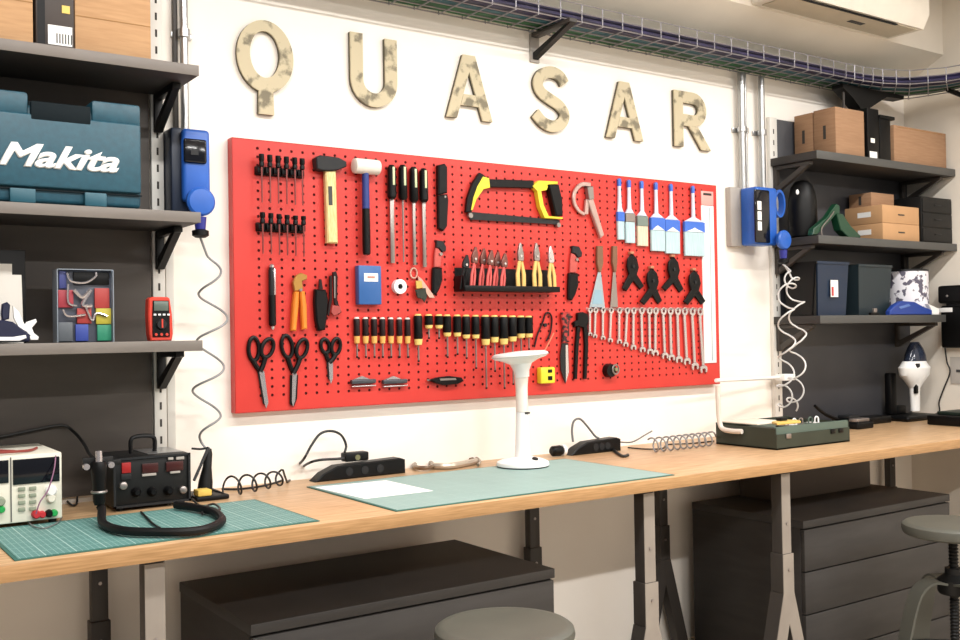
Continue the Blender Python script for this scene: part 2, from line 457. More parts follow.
cable_lane([.68, .79, .90], 2.5375, .0078, M['cabpurple'], 'network_cable', 'dark purple cable on top of the purple bundle', 'purple cables on top in the ceiling tray')
def tray_bracket(x, lab):
    o = thing('tray_bracket', lab, 'bracket', (x, -.001, 2.40), 'arms holding up the cable tray')
    MB().box(x-.022, x+.022, -.008, -.001, 2.395, 2.50, .002).build('wall_plate', M['greyback'], o)
    MB().box(x-.018, x+.018, -.235, -.009, 2.488, 2.503, .002).build('arm', M['legdark'], o)
    MB().prism([(-.011, 2.405), (-.011, 2.43), (-.20, 2.487), (-.235, 2.487)], x-.012, x+.012, plane='yz').build('brace', M['satin'], o)
tray_bracket(2.33, 'dark angled tray bracket above the letter S')
tray_bracket(-1.0, 'dark angled tray bracket above the left shelves')
# corner arms by the right wall
o = thing('corner_support', 'dark bent steel arm under the tray in the room corner', 'bracket', (4.22, -.1, 2.36))
MB().prism([(4.02, 2.502), (4.50, 2.502), (4.50, 2.485), (4.36, 2.48), (4.22, 2.41), (4.19, 2.392), (4.16, 2.395), (4.10, 2.44), (4.02, 2.485)], -.14, -.08, plane='xz').build('arm', M['satin'], o)
MB().rod((4.05, -.12, 2.142), (4.05, -.12, 2.50), .006).build('hanger_rod', M['legdark'], o)
pp = [sp(938, 76, 4.60), sp(944, 86, 4.60), sp(951, 91, 4.6), sp(975, 100, 4.6)]
o2 = MB(); o2.tube([(p.x, p.y, p.z) for p in pp], .012, 8); tag(o2.build('support_arm', M['satin']), 'curved black arm hanging below the tray on the right wall', 'bracket')

# ------------------------------------------------------------------ air conditioner
ac = thing('air_conditioner', 'cream wall-mounted air conditioner high under the ceiling', 'air conditioner', (3.75, -.22, 2.74))
MB().prism([(-.221, 2.722), (-.40, 2.722), (-.43, 2.78), (-.43, 3.0), (-.40, 3.02), (-.221, 3.02)], 3.3, 4.26, .006, plane='yz').build('casing', M['ac'], ac)
MB().box(3.34, 4.215, -.39, -.245, 2.716, 2.7215, .002).build('underside_panel', M['acgrey'], ac, 'beige lower panel')
MB().box(3.36, 4.06, -.398, -.385, 2.712, 2.7159).build('air_slot', M['black'], ac, 'dark air outlet slot')
MB().box(3.83, 3.93, -.325, -.30, 2.7145, 2.7159).build('badge', M['ink'], ac, 'small dark badge')

# ------------------------------------------------------------------ shelving
def bracket(x, z, d, parent, drop=.112, material=None):
    mm = material or M['satin']
    b = MB()
    b.box(x-.012, x+.012, -.04, -.022, z-drop, z-.001, .002)
    b.box(x-.012, x+.012, -d, -.041, z-.018, z-.001, .002)
    b.prism([(-.041, z-drop), (-.041, z-drop+.03), (-d+.045, z-.0185), (-d+.008, z-.0185)], x-.01, x+.01, plane='yz')
    b.build('bracket', mm, parent)
pl = MB().box(-1.2, .882, -.018, -.001, .94, 2.705, .001)
tag(pl.build('back_panel', M['panel']), 'dark brown-grey panel behind the left shelves', 'panel')
def rail(x, z0, z1, lab, wd=.036):
    o = thing('shelf_upright', lab, 'shelf rail', (x, -.01, z0), 'slotted wall rails')
    MB().box(x-wd/2, x+wd/2, -.021, -.001, z0, z1, .002).build('channel', M['rail'], o)
    s_ = MB(); z = z0+.03
    while z < z1-.03:
        s_.box(x-.003, x+.003, -.0218, -.0205, z, z+.022); z += .05
    s_.build('slots', M['slot'], o)
rail(.905, .94, 2.705, 'white slotted shelf rail at the right end of the left shelves')
tag(MB().box(.928, .952, -.012, -.001, .94, 2.0, .002).build('wall_trim_strip', M['rail']), 'plain white cover strip beside the slotted rail on the left', 'strip')
rail(3.672, .925, 2.33, 'light grey slotted rail at the left end of the right shelves', .05)
LS = []
for zt3, lab in ((2.125, 'top grey shelf on the left, holding cardboard boxes'), (1.722, 'middle grey shelf on the left, holding the teal tool case'), (1.372, 'bottom grey shelf on the left, holding the red multimeter')):
    o = thing('wall_shelf', lab, 'shelf', (0, -.15, zt3-.028), 'left wall shelves')
    MB().box(-1.1, .935, -.298, -.0225, zt3-.028, zt3, .001).build('board', M['shelf_shade'], o)  # shade below the shelf is in the dark board colour
    MB().box(-1.1, .936, -.301, -.2982, zt3-.0285, zt3+.0004, .0008).build('front_edge', M['shelf'], o, 'grey front edge, lighter than the shade-darkened faces')
    bracket(.905, zt3-.028, .205, o)
    bracket(-.4, zt3-.028, .235, o)
tag(MB().box(3.698, 4.70, -.018, -.001, BZ+.002, 2.325, .001).build('back_panel', M['panelR']), 'slate grey panel behind the right shelves', 'panel')
for zt3, lab in ((2.14, 'top graphite shelf on the right, holding kraft boxes'), (1.775, 'middle graphite shelf on the right, holding flat kraft boxes'), (1.43, 'bottom graphite shelf on the right, holding the navy bins')):
    xr = 4.710 if zt3 > 1.5 else 4.6
    o = thing('wall_shelf', lab, 'shelf', (4.1, -.13, zt3-.034), 'right wall shelves')
    MB().box(3.645, xr, -.268, -.0225, zt3-.034, zt3, .001).build('board', M['shelf_shade'], o)  # board darkened here too, standing in for shade
    MB().box(3.644, xr, -.271, -.2682, zt3-.0345, zt3+.0004, .0008).build('front_edge', M['shelfR'], o, 'grey front edge, lighter than the shade-darkened faces')
    bracket(3.672, zt3-.034, .22, o, .12, M['legdark']); bracket(4.64 if zt3 > 1.5 else 4.57, zt3-.034, .24, o, .12, M['legdark'])

# ------------------------------------------------------------------ workbench
wb = thing('worktop', 'long oak worktop running along the whole wall', 'worktop', (2, -.37, BZ-.037))
MB().box(-1.4, 4.705, -.735, -.001, BZ-.037, BZ, .0015).build('board', M['oak'], wb)
MB().box(-1.4, 4.705, -.7375, -.7352, BZ-.0365, BZ-.0015, .0005).build('front_edge', M['oakedge'], wb, 'darker oak edge band')
def trestle(x, lab):
    o = thing('trestle', lab, 'trestle', (x, -.34, 0), 'height-adjustable trestles under the worktop')
    ztop = BZ-.0375
    MB().box(x-.024, x+.024, -.70, -.05, ztop-.010, ztop, .002).build('top_rail', M['legdark'], o)
    for y, x in ((-.678, x), (-.055, x+.035)):
        mt = M['legdark']  # shaded leg sides coloured dark; front faces laid on lighter, as lit
        hd_ = .022 if y < -.3 else .016
        MB().box(x-.022, x+.022, y-hd_, y+hd_, .5, ztop-.0105, .002).build('post', mt, o)
        lg = MB()
        hd_ += .005; lg.box(x-.027, x+.027, y-hd_, y+hd_, .4605, .595, .002)
        for s_ in (-1, 1):
            lg.prism([(x+s_*.0004, .46), (x+s_*.028, .46), (x+s_*.15, .0), (x+s_*.095, .0), (x+s_*.0004, .36)], y-hd_, y+hd_)
        lg.build('leg', mt, o)
        if y < -.3:
            f_ = hd_-.005
            MB().box(x-.0225, x+.0225, y-f_-.0025, y-f_-.0002, .596, ztop-.0105).build('lit_front_face', M['leg'], o, 'lit front face, painted lighter than the sides')
            f_ = hd_
            pl_ = MB(); pl_.prism([(x-.0275, .595), (x-.0275, .46), (x-.149, .001), (x-.096, .001), (x, .355), (x+.096, .001), (x+.149, .001), (x+.0275, .46), (x+.0275, .595)], y-f_-.0028, y-f_-.0002)
            pl_.build('lit_leg_face', M['leg'], o, 'lit forked front face, painted lighter than the sides')
            hd_ += .0028
        for zz, e_ in ((.54, hd_), (.70, hd_-.005)): MB().rod((x, y-e_-.003, zz), (x, y-e_, zz), .005, n=8).build('bolt', M['steel'], o)
for x, lab in ((.680, 'warm grey steel trestle left of the left drawer cabinet'), (2.207, 'warm grey steel trestle between the two drawer cabinets'), (2.858, 'warm grey steel trestle standing in front of the right drawer cabinet side'), (4.41, 'dark steel trestle at the right wall end of the bench')):
    trestle(x, lab)

def cabinet(x0, x1, y0, y1, zt3, rows, lab):
    o = thing('drawer_cabinet', lab, 'cabinet', ((x0+x1)/2, (y0+y1)/2, 0), 'charcoal drawer cabinets under the bench')
    MB().box(x0, x1, y0, y1, .02, zt3-.0285, .001).build('carcass', M['char'], o)
    MB().box(x0-.003, x1+.003, y0-.018, y1, zt3-.028, zt3, .002).build('top_panel', M['char'], o)
    zz = zt3-.034; h = (zz-.02)/rows
    for k in range(rows):
        MB().box(x0+.002, x1-.002, y0-.018, y0-.0002, zz-h+.005, zz, .0015).build('drawer', M['char'], o); zz -= h
    MB().box(x0+.02, x1-.02, y0+.03, y1-.02, 0, .0199).build('plinth', M['satin'], o)
cabinet(.932, 1.875, -.622, -.095, .676, 4, 'charcoal drawer cabinet under the bench left of the middle stool')
cabinet(3.04, 3.985, -.615, -.085, .676, 4, 'charcoal drawer cabinet under the bench behind the right stool')
o = thing('storage_chest', 'dark brown box stored on top of the right drawer cabinet', 'box', (3.62, -.2, .6762))
MB().box(3.30, 3.93, -.30, -.11, .6762, .86, .003).build('body', mat('dark_brown_board', '5C524A', .7, scale=5), o)
MB().box(3.298, 3.932, -.303, -.1095, .8605, .874, .002).build('lid', mat('dark_brown_board', '5C524A'), o)

def stool(x, y, zt3, lab, r=.17):
    o = thing('stool', lab, 'stool', (x, y, 0), 'round grey workshop stools')
    MB().lathe([(.03, -.045), (r*.9, -.045), (r*.97, -.038), (r, -.022), (r*.985, -.008), (r*.93, -.001), (r*.85, 0), (.001, -.002)], (x, y, zt3), n=48).build('seat', M['stool'], o)
    c = MB(); c.rod((x, y, .22), (x, y, zt3-.0455), .014, n=14)
    z = .26
    while z < zt3-.06: c.lathe([(.0145, 0), (.0175, .004), (.0145, .008)], (x, y, z), n=14); z += .012
    c.build('screw_post', M['satin'], o)
    MB().lathe([(.05, 0), (.055, .01), (.055, .05), (.03, .07), (.03, .09)], (x, y, .43), n=24).build('hub', M['satin'], o)
    for k in range(4):
        a = PI/4+k*PI/2+.35; d = Vector((math.cos(a), math.sin(a), 0)); c0 = Vector((x, y, 0))
        P = [c0+d*.045+Vector((0, 0, .47)), c0+d*.10+Vector((0, 0, .475)), c0+d*.15+Vector((0, 0, .43)), c0+d*.19+Vector((0, 0, .3)), c0+d*.22+Vector((0, 0, .15)), c0+d*.24+Vector((0, 0, .0))]
        side = Vector((-d.y, d.x, 0)); pts = catmull(P, 5); rings = []
        b = MB()
        for i, p in enumerate(pts):
            T = (pts[min(i+1, len(pts)-1)]-pts[max(i-1, 0)]).normalized(); n_ = side.cross(T)
            if i == len(pts)-1: p = Vector((p.x, p.y, .001))
            rings.append([b.bm.verts.new(p+side*.034*s1+n_*.004*s2) for s1, s2 in ((-1, -1), (1, -1), (1, 1), (-1, 1))])
        b.loft(rings); b.build('leg', M['stool'], o)
    MB().tube([Vector((x, y, .2))+Vector((math.cos(q), math.sin(q), 0))*.205 for q in [k*PI/8 for k in range(16)]], .008, 8, closed=True, k=2).build('foot_ring', M['satin'], o)
stool(1.418, -1.02, .678, 'round grey stool in front of the left drawer cabinet')
stool(3.40, -.99, .680, 'round grey stool in front of the right drawer cabinet')
# ================================================================== TOOLS ON THE BOARD
TY = FY+.0018      # where tool backs touch the board
def W2(pts, off=.045): return [wxz(a, b, off) for a, b in pts]
def T_(name, lab, cat, px, py, group=None):
    x, z = wxz(px, py); return thing(name, lab, cat, (x, TY, z), group)
def dx(px, py, off=.05):  # metres per pixel along the wall
    return (wxz(px+1, py, off)[0]-wxz(px, py, off)[0])
def dz(px, py, off=.05): return (wxz(px, py, off)[1]-wxz(px, py+1, off)[1])
ordn = ['first', 'second', 'third', 'fourth', 'fifth', 'sixth', 'seventh', 'eighth', 'ninth', 'tenth', 'eleventh', 'twelfth', 'thirteenth', 'fourteenth', 'fifteenth', 'sixteenth']

# --- two clip racks of small drivers
def clip_rack(xa, xb, ya, yb, which, heads, top, tip):
    za = wxz(xa, ya)[1]; zb_ = wxz(xa, yb)[1]; x0, x1 = wxz(xa, ya)[0], wxz(xb, ya)[0]
    o = thing('clip_rail', 'black clip rail holding small drivers, %s of the two at the top left' % which, 'tool rack', ((x0+x1)/2, TY, zb_), 'black clip rails')
    b = MB().box(x0, x1, TY-.012, TY, zb_, za, .003); b.build('rail', M['black'], o)
    c = MB()
    for h in heads:
        x = wxz(h, ya)[0]
        c.box(x-.0105, x+.0105, TY-.026, TY-.0125, zb_+.004, za-.004, .002)
    c.build('clips', M['black'], o)
    for k, h in enumerate(heads):
        x = wxz(h, ya)[0]; zt3 = wxz(h, top+k*.9)[1]; zl_ = wxz(h, tip+k*.6)[1]
        t = thing('precision_driver', '%s small driver from the left in the %s clip rail' % (ordn[k], which), 'screwdriver', (x, TY-.03, zl_), 'small drivers in the black clip rails')
        MB().lathe([(.002, 0), (.0078, .003), (.0078, .012), (.0065, .016), (.0085, .022), (.0080, max(.03, zt3-za))], (x, TY-.0332, za-.006), n=10).build('grip', M['black'], t)
        MB().rod((x, TY-.034, zl_), (x, TY-.034, za-.0062), .0022, .0028, 6).build('shaft', mat('grey_driver_shaft', '8A4A46', .35, .4), t)
clip_rack(256, 304, 165.5, 174.5, 'upper', [259.5, 267.8, 276, 284.3, 292.6, 300], 153, 203)
clip_rack(257, 305, 222, 231, 'lower', [260.5, 268.8, 277, 285, 293.3, 301.3], 211, 254)

# --- hammer
o = T_('hammer', 'black-headed hammer with a pale wooden handle', 'hammer', 330, 243)
MB().prism(W2([(315, 158), (319, 155.5), (328, 156.5), (338, 158), (345.5, 162), (345.5, 167), (338, 170), (332, 171), (322, 171), (316, 169)], .06), TY-.036, TY-.002, .003).build('head', M['drkgrey'], o)
hp = W2([(324.8, 170.5), (335.4, 171), (337.5, 243.5), (327, 243)], .055)
MB().prism(hp, TY-.028, TY-.006, .004).build('handle', M['wood'], o)
MB().prism(W2([(329, 186), (333, 186), (333.5, 205), (329.7, 205)], .068), TY-.0287, TY-.0281).build('handle_mark', M['ink'], o, 'small dark maker stamp')
# --- mallet
o = T_('mallet', 'white-headed mallet with a blue and black handle', 'mallet', 365, 255)
xa, zc = wxz(353.5, 165.5, .06); xb = wxz(379, 166, .06)[0]
MB().lathe([(.018, 0), (.024, .003), (.025, .01), (.025, xb-xa-.01), (.024, xb-xa-.003), (.018, xb-xa)], (xa, TY-.026, zc), (1, 0, 0), 24).build('head', M['offwhite'], o)
xm = wxz(364.3, 190)[0]; z1_, z2_, z3_ = wxz(364, 174.5)[1], wxz(364, 209)[1], wxz(364, 255)[1]
MB().rod((xm, TY-.026, z2_), (xm, TY-.026, z1_+.006), .0125, .0115, 14).build('handle', M['dblue'], o, 'blue upper handle')
MB().lathe([(.010, 0), (.013, .004), (.0135, .05), (.0125, z2_-z3_-.0005)], (xm, TY-.026, z3_), n=14).build('grip', M['black'], o, 'black lower grip')
# --- files
fl = [('flat', 391.5, 165, 199, 263, .0075), ('round', 402.6, 165, 200, 262, .003), ('triangular', 413.5, 167, 202, 265, .0055), ('half-round', 423.5, 168.5, 202, 267, .0065)]
for k, (nm, cx, y0, y1, y2, hw) in enumerate(fl):
    x = wxz(cx, y0)[0]; za, zb_, zc = wxz(cx, y0)[1], wxz(cx, y1)[1], wxz(cx, y2)[1]
    t = thing('file', '%s metal file with black and green handle, %s of four from the left' % (nm, ordn[k]), 'file', (x, TY, zc), 'files hanging right of the mallet')
    L_ = za-zb_
    MB().lathe([(.010, 0), (.0155, .008), (.015, L_*.5), (.014, L_*.8), (.0145, L_-.01), (.008, L_)], (x, TY-.0162, zb_), n=14).build('handle', M['black'], t)
    MB().box(x-.0042, x+.0042, TY-.0322, TY-.030, zb_+L_*.40, za-.008, .0008).build('handle_inlay', mat('pale_green_inlay', 'C9D2A8', .5), t, 'pale stripe on the handle')
    b = MB()
    if hw < .004: b.rod((x, TY-.014, zc), (x, TY-.014, zb_-.0003), .0022, .0035, 8)
    else: b.box(x-hw, x+hw, TY-.017, TY-.011, zc, zb_-.0003, .001)
    b.build('blade', M['steel'], t)
# --- sheathed knife
o = T_('sheath_knife', 'black knife in a black sheath left of the hacksaw', 'knife', 442, 230)
MB().prism(W2([(438.5, 165), (445, 163.5), (447.5, 167), (447.5, 193), (438.5, 195)], .055), TY-.024, TY-.002, .004).build('handle', M['black'], o)
MB().prism(W2([(439, 195.5), (448, 194), (449, 200), (447.8, 226), (444, 231), (439.5, 228)], .055), TY-.02, TY-.002, .003).build('sheath', M['rubber'], o)
MB().rod((wxz(444.5, 197)[0], TY-.023, wxz(444.5, 197)[1]), (wxz(444.5, 197)[0], TY-.0202, wxz(444.5, 197)[1]), .004).build('snap_button', M['steel'], o)
# --- hacksaw
o = T_('hacksaw', 'black and yellow hacksaw hung level near the board top', 'saw', 515, 226)
MB().prism(W2([(480, 172.5), (483, 174), (489, 179), (534, 180.5), (534, 188), (489, 187), (482, 190), (476, 200), (472, 212), (466.5, 212), (468, 198), (473, 183)], .055), TY-.022, TY-.006, .002).build('frame', M['black'], o)
MB().prism(W2([(483.5, 176.5), (489.5, 178), (490.5, 187.5), (484, 189), (477, 199), (473, 210), (471.5, 210), (474, 197), (478, 186)], .06), TY-.0245, TY-.0222, .0005).build('front_grip', M['yellow'], o, 'yellow front grip')
MB().prism(W2([(533, 186), (539, 180.5), (558, 181.5), (558, 184), (549, 184.5), (547, 190), (541.5, 191), (544, 205), (549, 216), (563, 217.3), (563, 219), (545, 218), (540, 206), (537.5, 191)], .06), TY-.026, TY-.004, .001).build('rear_frame', M['yellow'], o, 'yellow rear frame')
MB().prism(W2([(548.5, 184.5), (559, 184.5), (562.5, 200), (563, 216), (556, 215.5), (553, 203), (550.5, 192)], .065), TY-.034, TY-.004, .004).build('handle', M['black'], o)
MB().prism(W2([(468, 213), (473, 212), (560, 220), (560, 224.5), (470, 219.5)], .05), TY-.0155, TY-.0125).build('blade', M['drkgrey'], o)
for (a, b_) in ((470.5, 215.5), (558.5, 225)):
    x, z = wxz(a, b_); MB().rod((x, TY-.02, z), (x, TY-.006, z), .009, n=14).build('blade_pin', M['steel'], o)
# --- locking clamp
o = T_('clamp', 'silver C-shaped locking clamp right of the hacksaw', 'clamp', 598, 237)
pts = sm2(W2([(593, 184.5), (584, 184), (577.5, 191), (576.5, 201), (581, 210), (587, 214)], .06), 5)
MB().prism(stroke(pts, .017, .012), TY-.016, TY-.006, .002).build('jaw', M['clampm'], o, 'pale C-shaped jaw')
MB().prism(W2([(588, 187), (594, 186), (595, 199), (590, 200)], .06), TY-.024, TY-.004, .002).build('pivot_block', M['steel'], o)
MB().prism(W2([(588.5, 199.5), (594.5, 198.5), (605.5, 235), (602, 238)], .06), TY-.022, TY-.005, .003).build('handle', M['clampm'], o)
MB().prism(W2([(588, 199), (590.5, 199.5), (590, 214), (586.5, 214)], .06), TY-.018, TY-.006, .001).build('lever', M['clampm'], o)
# --- paint brushes
br = [(621, 618.3, 625, 178.5, 212, 221, 239.5, 'b', 0), (630, 625.6, 635, 180, 213.5, 222, 243, 'm', 0), (643.5, 638, 648.7, 181, 216, 226, 246, 'c', 1),
      (657, 651, 665, 182.5, 218, 230, 251, 'b', 0), (672.8, 666, 680.6, 184, 220, 231.5, 253.5, 'b', 0), (694, 684.5, 704.6, 186, 222, 232, 256, 'b', 0)]
szs = ['narrowest paint brush, leftmost of the row', 'narrow paint brush with a metal collar, second from the left', 'paint brush with cream bristles, third from the left', 'medium paint brush with a blue collar, fourth from the left', 'wide paint brush with a blue collar, fifth from the left', 'widest paint brush, rightmost of the row beside the ruler']
for k, (hc, a, b_, yt, yc, ym, yb, kind, cream) in enumerate(br):
    zt3, zc, zm, zb_ = [wxz(hc, v)[1] for v in (yt, yc, ym, yb)]
    x = wxz(hc, yc)[0]; xa, xb = wxz(a, ym)[0], wxz(b_, ym)[0]; ho = .004 if k % 2 else .0
    t = thing('paint_brush', szs[k], 'paint brush', (x, TY, zb_), 'paint brushes hanging in a row')
    y0, y1 = TY-.014-ho, TY-.004-ho
    hw = .009
    MB().prism([(x-hw*.8, zt3-.004), (x-hw*.4, zt3), (x+hw*.4, zt3), (x+hw*.8, zt3-.004), (x+hw*.7, zt3-.05), (x+hw, zc+.02), (xb-.002, zc+.0005), (xa+.002, zc+.0005), (x-hw, zc+.02), (x-hw*.7, zt3-.05)], y0, y1, .002).build('handle', M['brushh'], t)
    MB().prism([(x-hw*.85, zt3-.005), (x-hw*.45, zt3+.0005), (x+hw*.45, zt3+.0005), (x+hw*.85, zt3-.005), (x+hw*.75, zt3-.03), (x-hw*.75, zt3-.03)], y0-.0006, y1+.0006, .001).build('hanging_tip', M['brushblue'], t, 'blue hanging tip')
    cm = M['brushblue'] if kind == 'b' else (M['steel'] if kind == 'm' else mat('sage_collar', '7E8C86', .4, .3))
    cu = MB().prism([(xa, zm), (xb, zm), (xb, zc), (xa, zc)], y0-.002, y1+.001, .001).build('collar', cm, t)
    if kind == 'b' and k > 2:
        MB().prism([(xa+.006, zm), (xb-.006, zm), (x+.012, zm+.012), (x, zm+.018), (x-.012, zm+.012)], y0-.0032, y0-.0021).build('collar_label', M['label'], t, 'white arch on the collar')
    MB().prism([(xa+.0015, zb_), (xb-.0015, zb_), (xb-.001, zm-.0004), (xa+.001, zm-.0004)], y0-.001, y1, .0015).build('bristles', M['bristlec'] if cream else M['bristle'], t)
# --- ruler
o = T_('ruler', 'long white metal ruler at the right end of the board', 'ruler', 711, 363)
xa, xb = wxz(705.5, 280)[0]-.004, wxz(717, 280)[0]
zt3, zb_, zn = wxz(710, 191)[1], wxz(712, 363)[1], wxz(710, 205)[1]
MB().box(xa, xb, TY-.006, TY-.001, zb_, zn-.002, .001).build('blade', M['white'], o)
MB().box(xa, xb, TY-.006, TY-.001, zn, zt3, .001).build('end_plate', mat('pink_ruler_end', 'E9A8A0', .5), o, 'pink end plate')
MB().box(xa+.012, xb-.012, TY-.0068, TY-.0061, zt3-.018, zt3-.008).build('hanging_hole', M['slot'], o, 'dark hanging slot')
MB().box(xa+(xb-xa)*.62, xa+(xb-xa)*.68, TY-.0066, TY-.0061, zb_+.01, zn-.01).build('scale_line', M['bluesteel'], o, 'grey scale line')
# --- scrapers
for nm, hb, pb_, lab in (('wide', [(597, 246), (602.5, 246), (603, 263), (600.8, 272), (598.6, 272), (596.8, 263)], [(598.4, 272), (601.2, 272), (605.3, 307.5), (590, 307)], 'wide paint scraper with a pale blade right of the wrench'),
                         ('narrow', [(612.5, 246), (617, 246), (617, 262), (616, 272), (614, 272), (612, 262)], [(613.5, 272), (616, 272), (618.3, 307), (610.7, 307)], 'narrow scraper hanging beside the spring clamps')):
    o = T_('scraper', lab, 'scraper', (hb[0][0]+hb[1][0])/2, 307, 'scrapers')
    MB().prism(W2(hb), TY-.016, TY-.003, .002).build('handle', mat('olive_brown_handle', '7E5A42', .5), o)
    MB().prism(W2(pb_), TY-.010, TY-.008).build('blade', M['steel'] if nm == 'narrow' else M['bluesteel'], o)
    if nm == 'wide':
        MB().prism(W2([(595.5, 290), (601.3, 290), (603, 304), (592.6, 304)]), TY-.0108, TY-.0102).build('blade_sticker', mat('pale_blue_sticker', '8FB0C0', .5), o, 'pale blue sticker')
# --- spring clamps
sc = [((632, 254), (632, 275), (622.5, 291), (643, 289)), ((652, 268.5), (652, 289), (640.5, 304.5), (661, 303.5)), ((673, 257), (673, 278), (662, 290.5), (682.5, 292)), ((694, 270.5), (694, 290), (684, 304.5), (704.5, 304))]
lb = ['upper black spring clamp nearest the narrow scraper', 'lower black spring clamp between the two upper ones', 'upper black spring clamp under the widest brushes', 'lower black spring clamp beside the white ruler']
for k, (a, c_, l_, r_) in enumerate(sc):
    o = T_('spring_clamp', lb[k], 'clamp', a[0], l_[1], 'black spring clamps')
    mid = (a[0]+.3, (a[1]+c_[1])/2+2)
    def P(dx_, dy_): return (mid[0]+dx_, mid[1]+dy_)
    left = [(a[0]-1.5, a[1]), (a[0]-5.5, a[1]+5), P(-6.5, 0), P(-4.5, 8), (l_[0]-1.5, l_[1]-3), (l_[0]+2.6, l_[1]+.5), P(3, 9), P(1, 0)]
    right = [(a[0]+1.5, a[1]), (a[0]+5.5, a[1]+5), P(7, 1), P(5, 8), (r_[0]+1.5, r_[1]-3), (r_[0]-2.6, r_[1]+.5), P(-3, 9), P(-1, 0)]
    MB().prism(W2(left), TY-.022, TY-.012, .002).build('jaw', M['black'], o)
    MB().prism(W2(right), TY-.0118, TY-.002, .002).build('jaw', M['black'], o)
    x, z = wxz(*mid)
    MB().rod((x, TY-.026, z), (x, TY-.0222, z), .007, n=12).build('pivot', M['drkgrey'], o)
    x2, z2 = wxz(a[0], a[1]-1)
    MB().box(x2-.010, x2+.010, TY-.020, TY-.003, z2-.004, z2+.006, .002).build('jaw_pad', mat('orange_brown_pad', 'B98060', .6), o, 'tan jaw pad')
# --- test pen
o = T_('soldering_pen', 'black pen-shaped tool with a steel clip, at the left of the second row', 'pen tool', 272, 329)
x = wxz(272.5, 300)[0]; zz = [wxz(272, v)[1] for v in (329.5, 326, 295, 267.5)]
MB().lathe([(.007, 0), (.0115, .004), (.0115, zz[2]-zz[1])], (x, TY-.014, zz[1]), n=14).build('grip', M['black'], o)
MB().lathe([(.0105, 0), (.0105, zz[3]-zz[2]-.01), (.007, zz[3]-zz[2])], (x, TY-.014, zz[2]+.0003), n=14).build('barrel', M['drkgrey'], o)
MB().box(x+.001, x+.007, TY-.028, TY-.025, zz[2], zz[3]-.004, .001).build('clip', M['chrome'], o)
MB().lathe([(.004, 0), (.0065, .006), (.0065, .01)], (x, TY-.014, zz[0]), n=10).build('tip', M['chrome'], o)
MB().lathe([(.0085, 0), (.0085, .006), (.005, .010)], (x, TY-.014, zz[3]+.0004), n=10).build('cap', M['chrome'], o)
# --- orange pliers
o = T_('pliers', 'orange-handled heavy pliers next to the black pen tool', 'pliers', 300, 331)
MB().prism(W2([(297.5, 275), (302, 272.8), (308, 275), (308, 279), (303, 281), (304, 290), (295.5, 291), (294, 282)], .06), TY-.022, TY-.006, .002).build('jaws', M['gold'], o, 'brass-coloured jaws')
MB().prism(W2([(301, 291.5), (305.5, 291), (307.5, 305), (308, 329), (303.5, 329.5), (302, 306)], .06), TY-.024, TY-.003, .004).build('handle', M['orange'], o)
MB().prism(W2([(295.5, 291.5), (300, 291.5), (299.5, 306), (297, 331), (292.3, 330.5), (294, 304)], .06), TY-.024, TY-.003, .004).build('handle', M['orange'], o)
x, z = wxz(300, 290); MB().rod((x, TY-.025, z), (x, TY-.0222, z), .005).build('pivot', M['steel'], o)
# --- black stripper & red tweezers pliers
o = T_('wire_stripper', 'chunky black wire stripper right of the orange pliers', 'wire stripper', 322, 330)
MB().prism(W2([(316, 289), (326.5, 289.5), (329, 300), (327.5, 318), (326, 330), (319, 331), (316.5, 320), (315.3, 302)], .06), TY-.026, TY-.003, .005).build('body', M['black'], o)
MB().prism(W2([(321, 279), (323, 279), (324.5, 289), (320.5, 289)], .06), TY-.016, TY-.010).build('blade', M['maroon'], o)
o = T_('cutting_pliers', 'slim dark pliers with red-brown handles beside the blue box', 'pliers', 337, 317)
MB().prism(W2([(334, 272), (337.5, 271), (339, 276), (338.5, 300), (343, 312), (340, 314.5), (335.5, 302), (335, 280)], .06), TY-.018, TY-.010, .001).build('arm', M['maroon'], o)
MB().prism(W2([(331, 276), (333.4, 275), (333.5, 300), (330.5, 316), (328.8, 314), (331, 298)], .06), TY-.018, TY-.010, .001).build('arm', M['maroon'], o)
MB().prism(W2([(333, 305), (341, 306), (342, 312), (335, 316), (332, 312)], .06), TY-.022, TY-.0185, .001).build('joint', mat('rust_red_joint', 'A0413C', .5), o)
MB().prism(W2([(335.6, 276), (337, 276), (337, 298), (335.8, 298)], .065), TY-.021, TY-.0185).build('handle_strip', M['steel'], o, 'bright metal strip')
# --- blue box
o = T_('component_box', 'small blue box with a white label hanging above the screwdrivers', 'box', 371, 305)
a = wxz(359.5, 265, .07); b_ = wxz(383, 304.5, .07)
MB().box(a[0], b_[0], TY-.03, TY-.002, b_[1], a[1], .004).build('body', mat('steel_blue_plastic', '2E5F9E', .4), o)
c_ = wxz(365, 273, .07); d_ = wxz(379, 281.5, .07)
lbx = MB().box(c_[0], d_[0], TY-.0308, TY-.0302, d_[1], c_[1]).build('label', M['label'], o, 'white label')
MB().box(c_[0]+.012, d_[0]-.012, TY-.0315, TY-.031, (c_[1]+d_[1])/2-.003, (c_[1]+d_[1])/2+.004).build('print', mat('salmon_print', 'C08878', .7), lbx)
# --- tape roll
x, z = wxz(400, 286.5); o = thing('tape_roll', 'roll of white tape hanging between the blue box and the keys', 'tape', (x, TY, z-.03))
rr = .0245
rg = MB(); P_ = [(rr, 0), (rr, .018), (.009, .018), (.009, 0)]
n_ = 32; rings = [[rg.bm.verts.new((x+r_*math.cos(2*PI*i/n_), TY-.002-h, z+r_*math.sin(2*PI*i/n_))) for i in range(n_)] for r_, h in P_]
rg.loft(rings, closed=True); rg.build('tape', M['white'], o)
MB().rod((x, TY-.024, z), (x, TY-.001, z), .006, n=12).build('peg', M['black'], o, 'black peg')
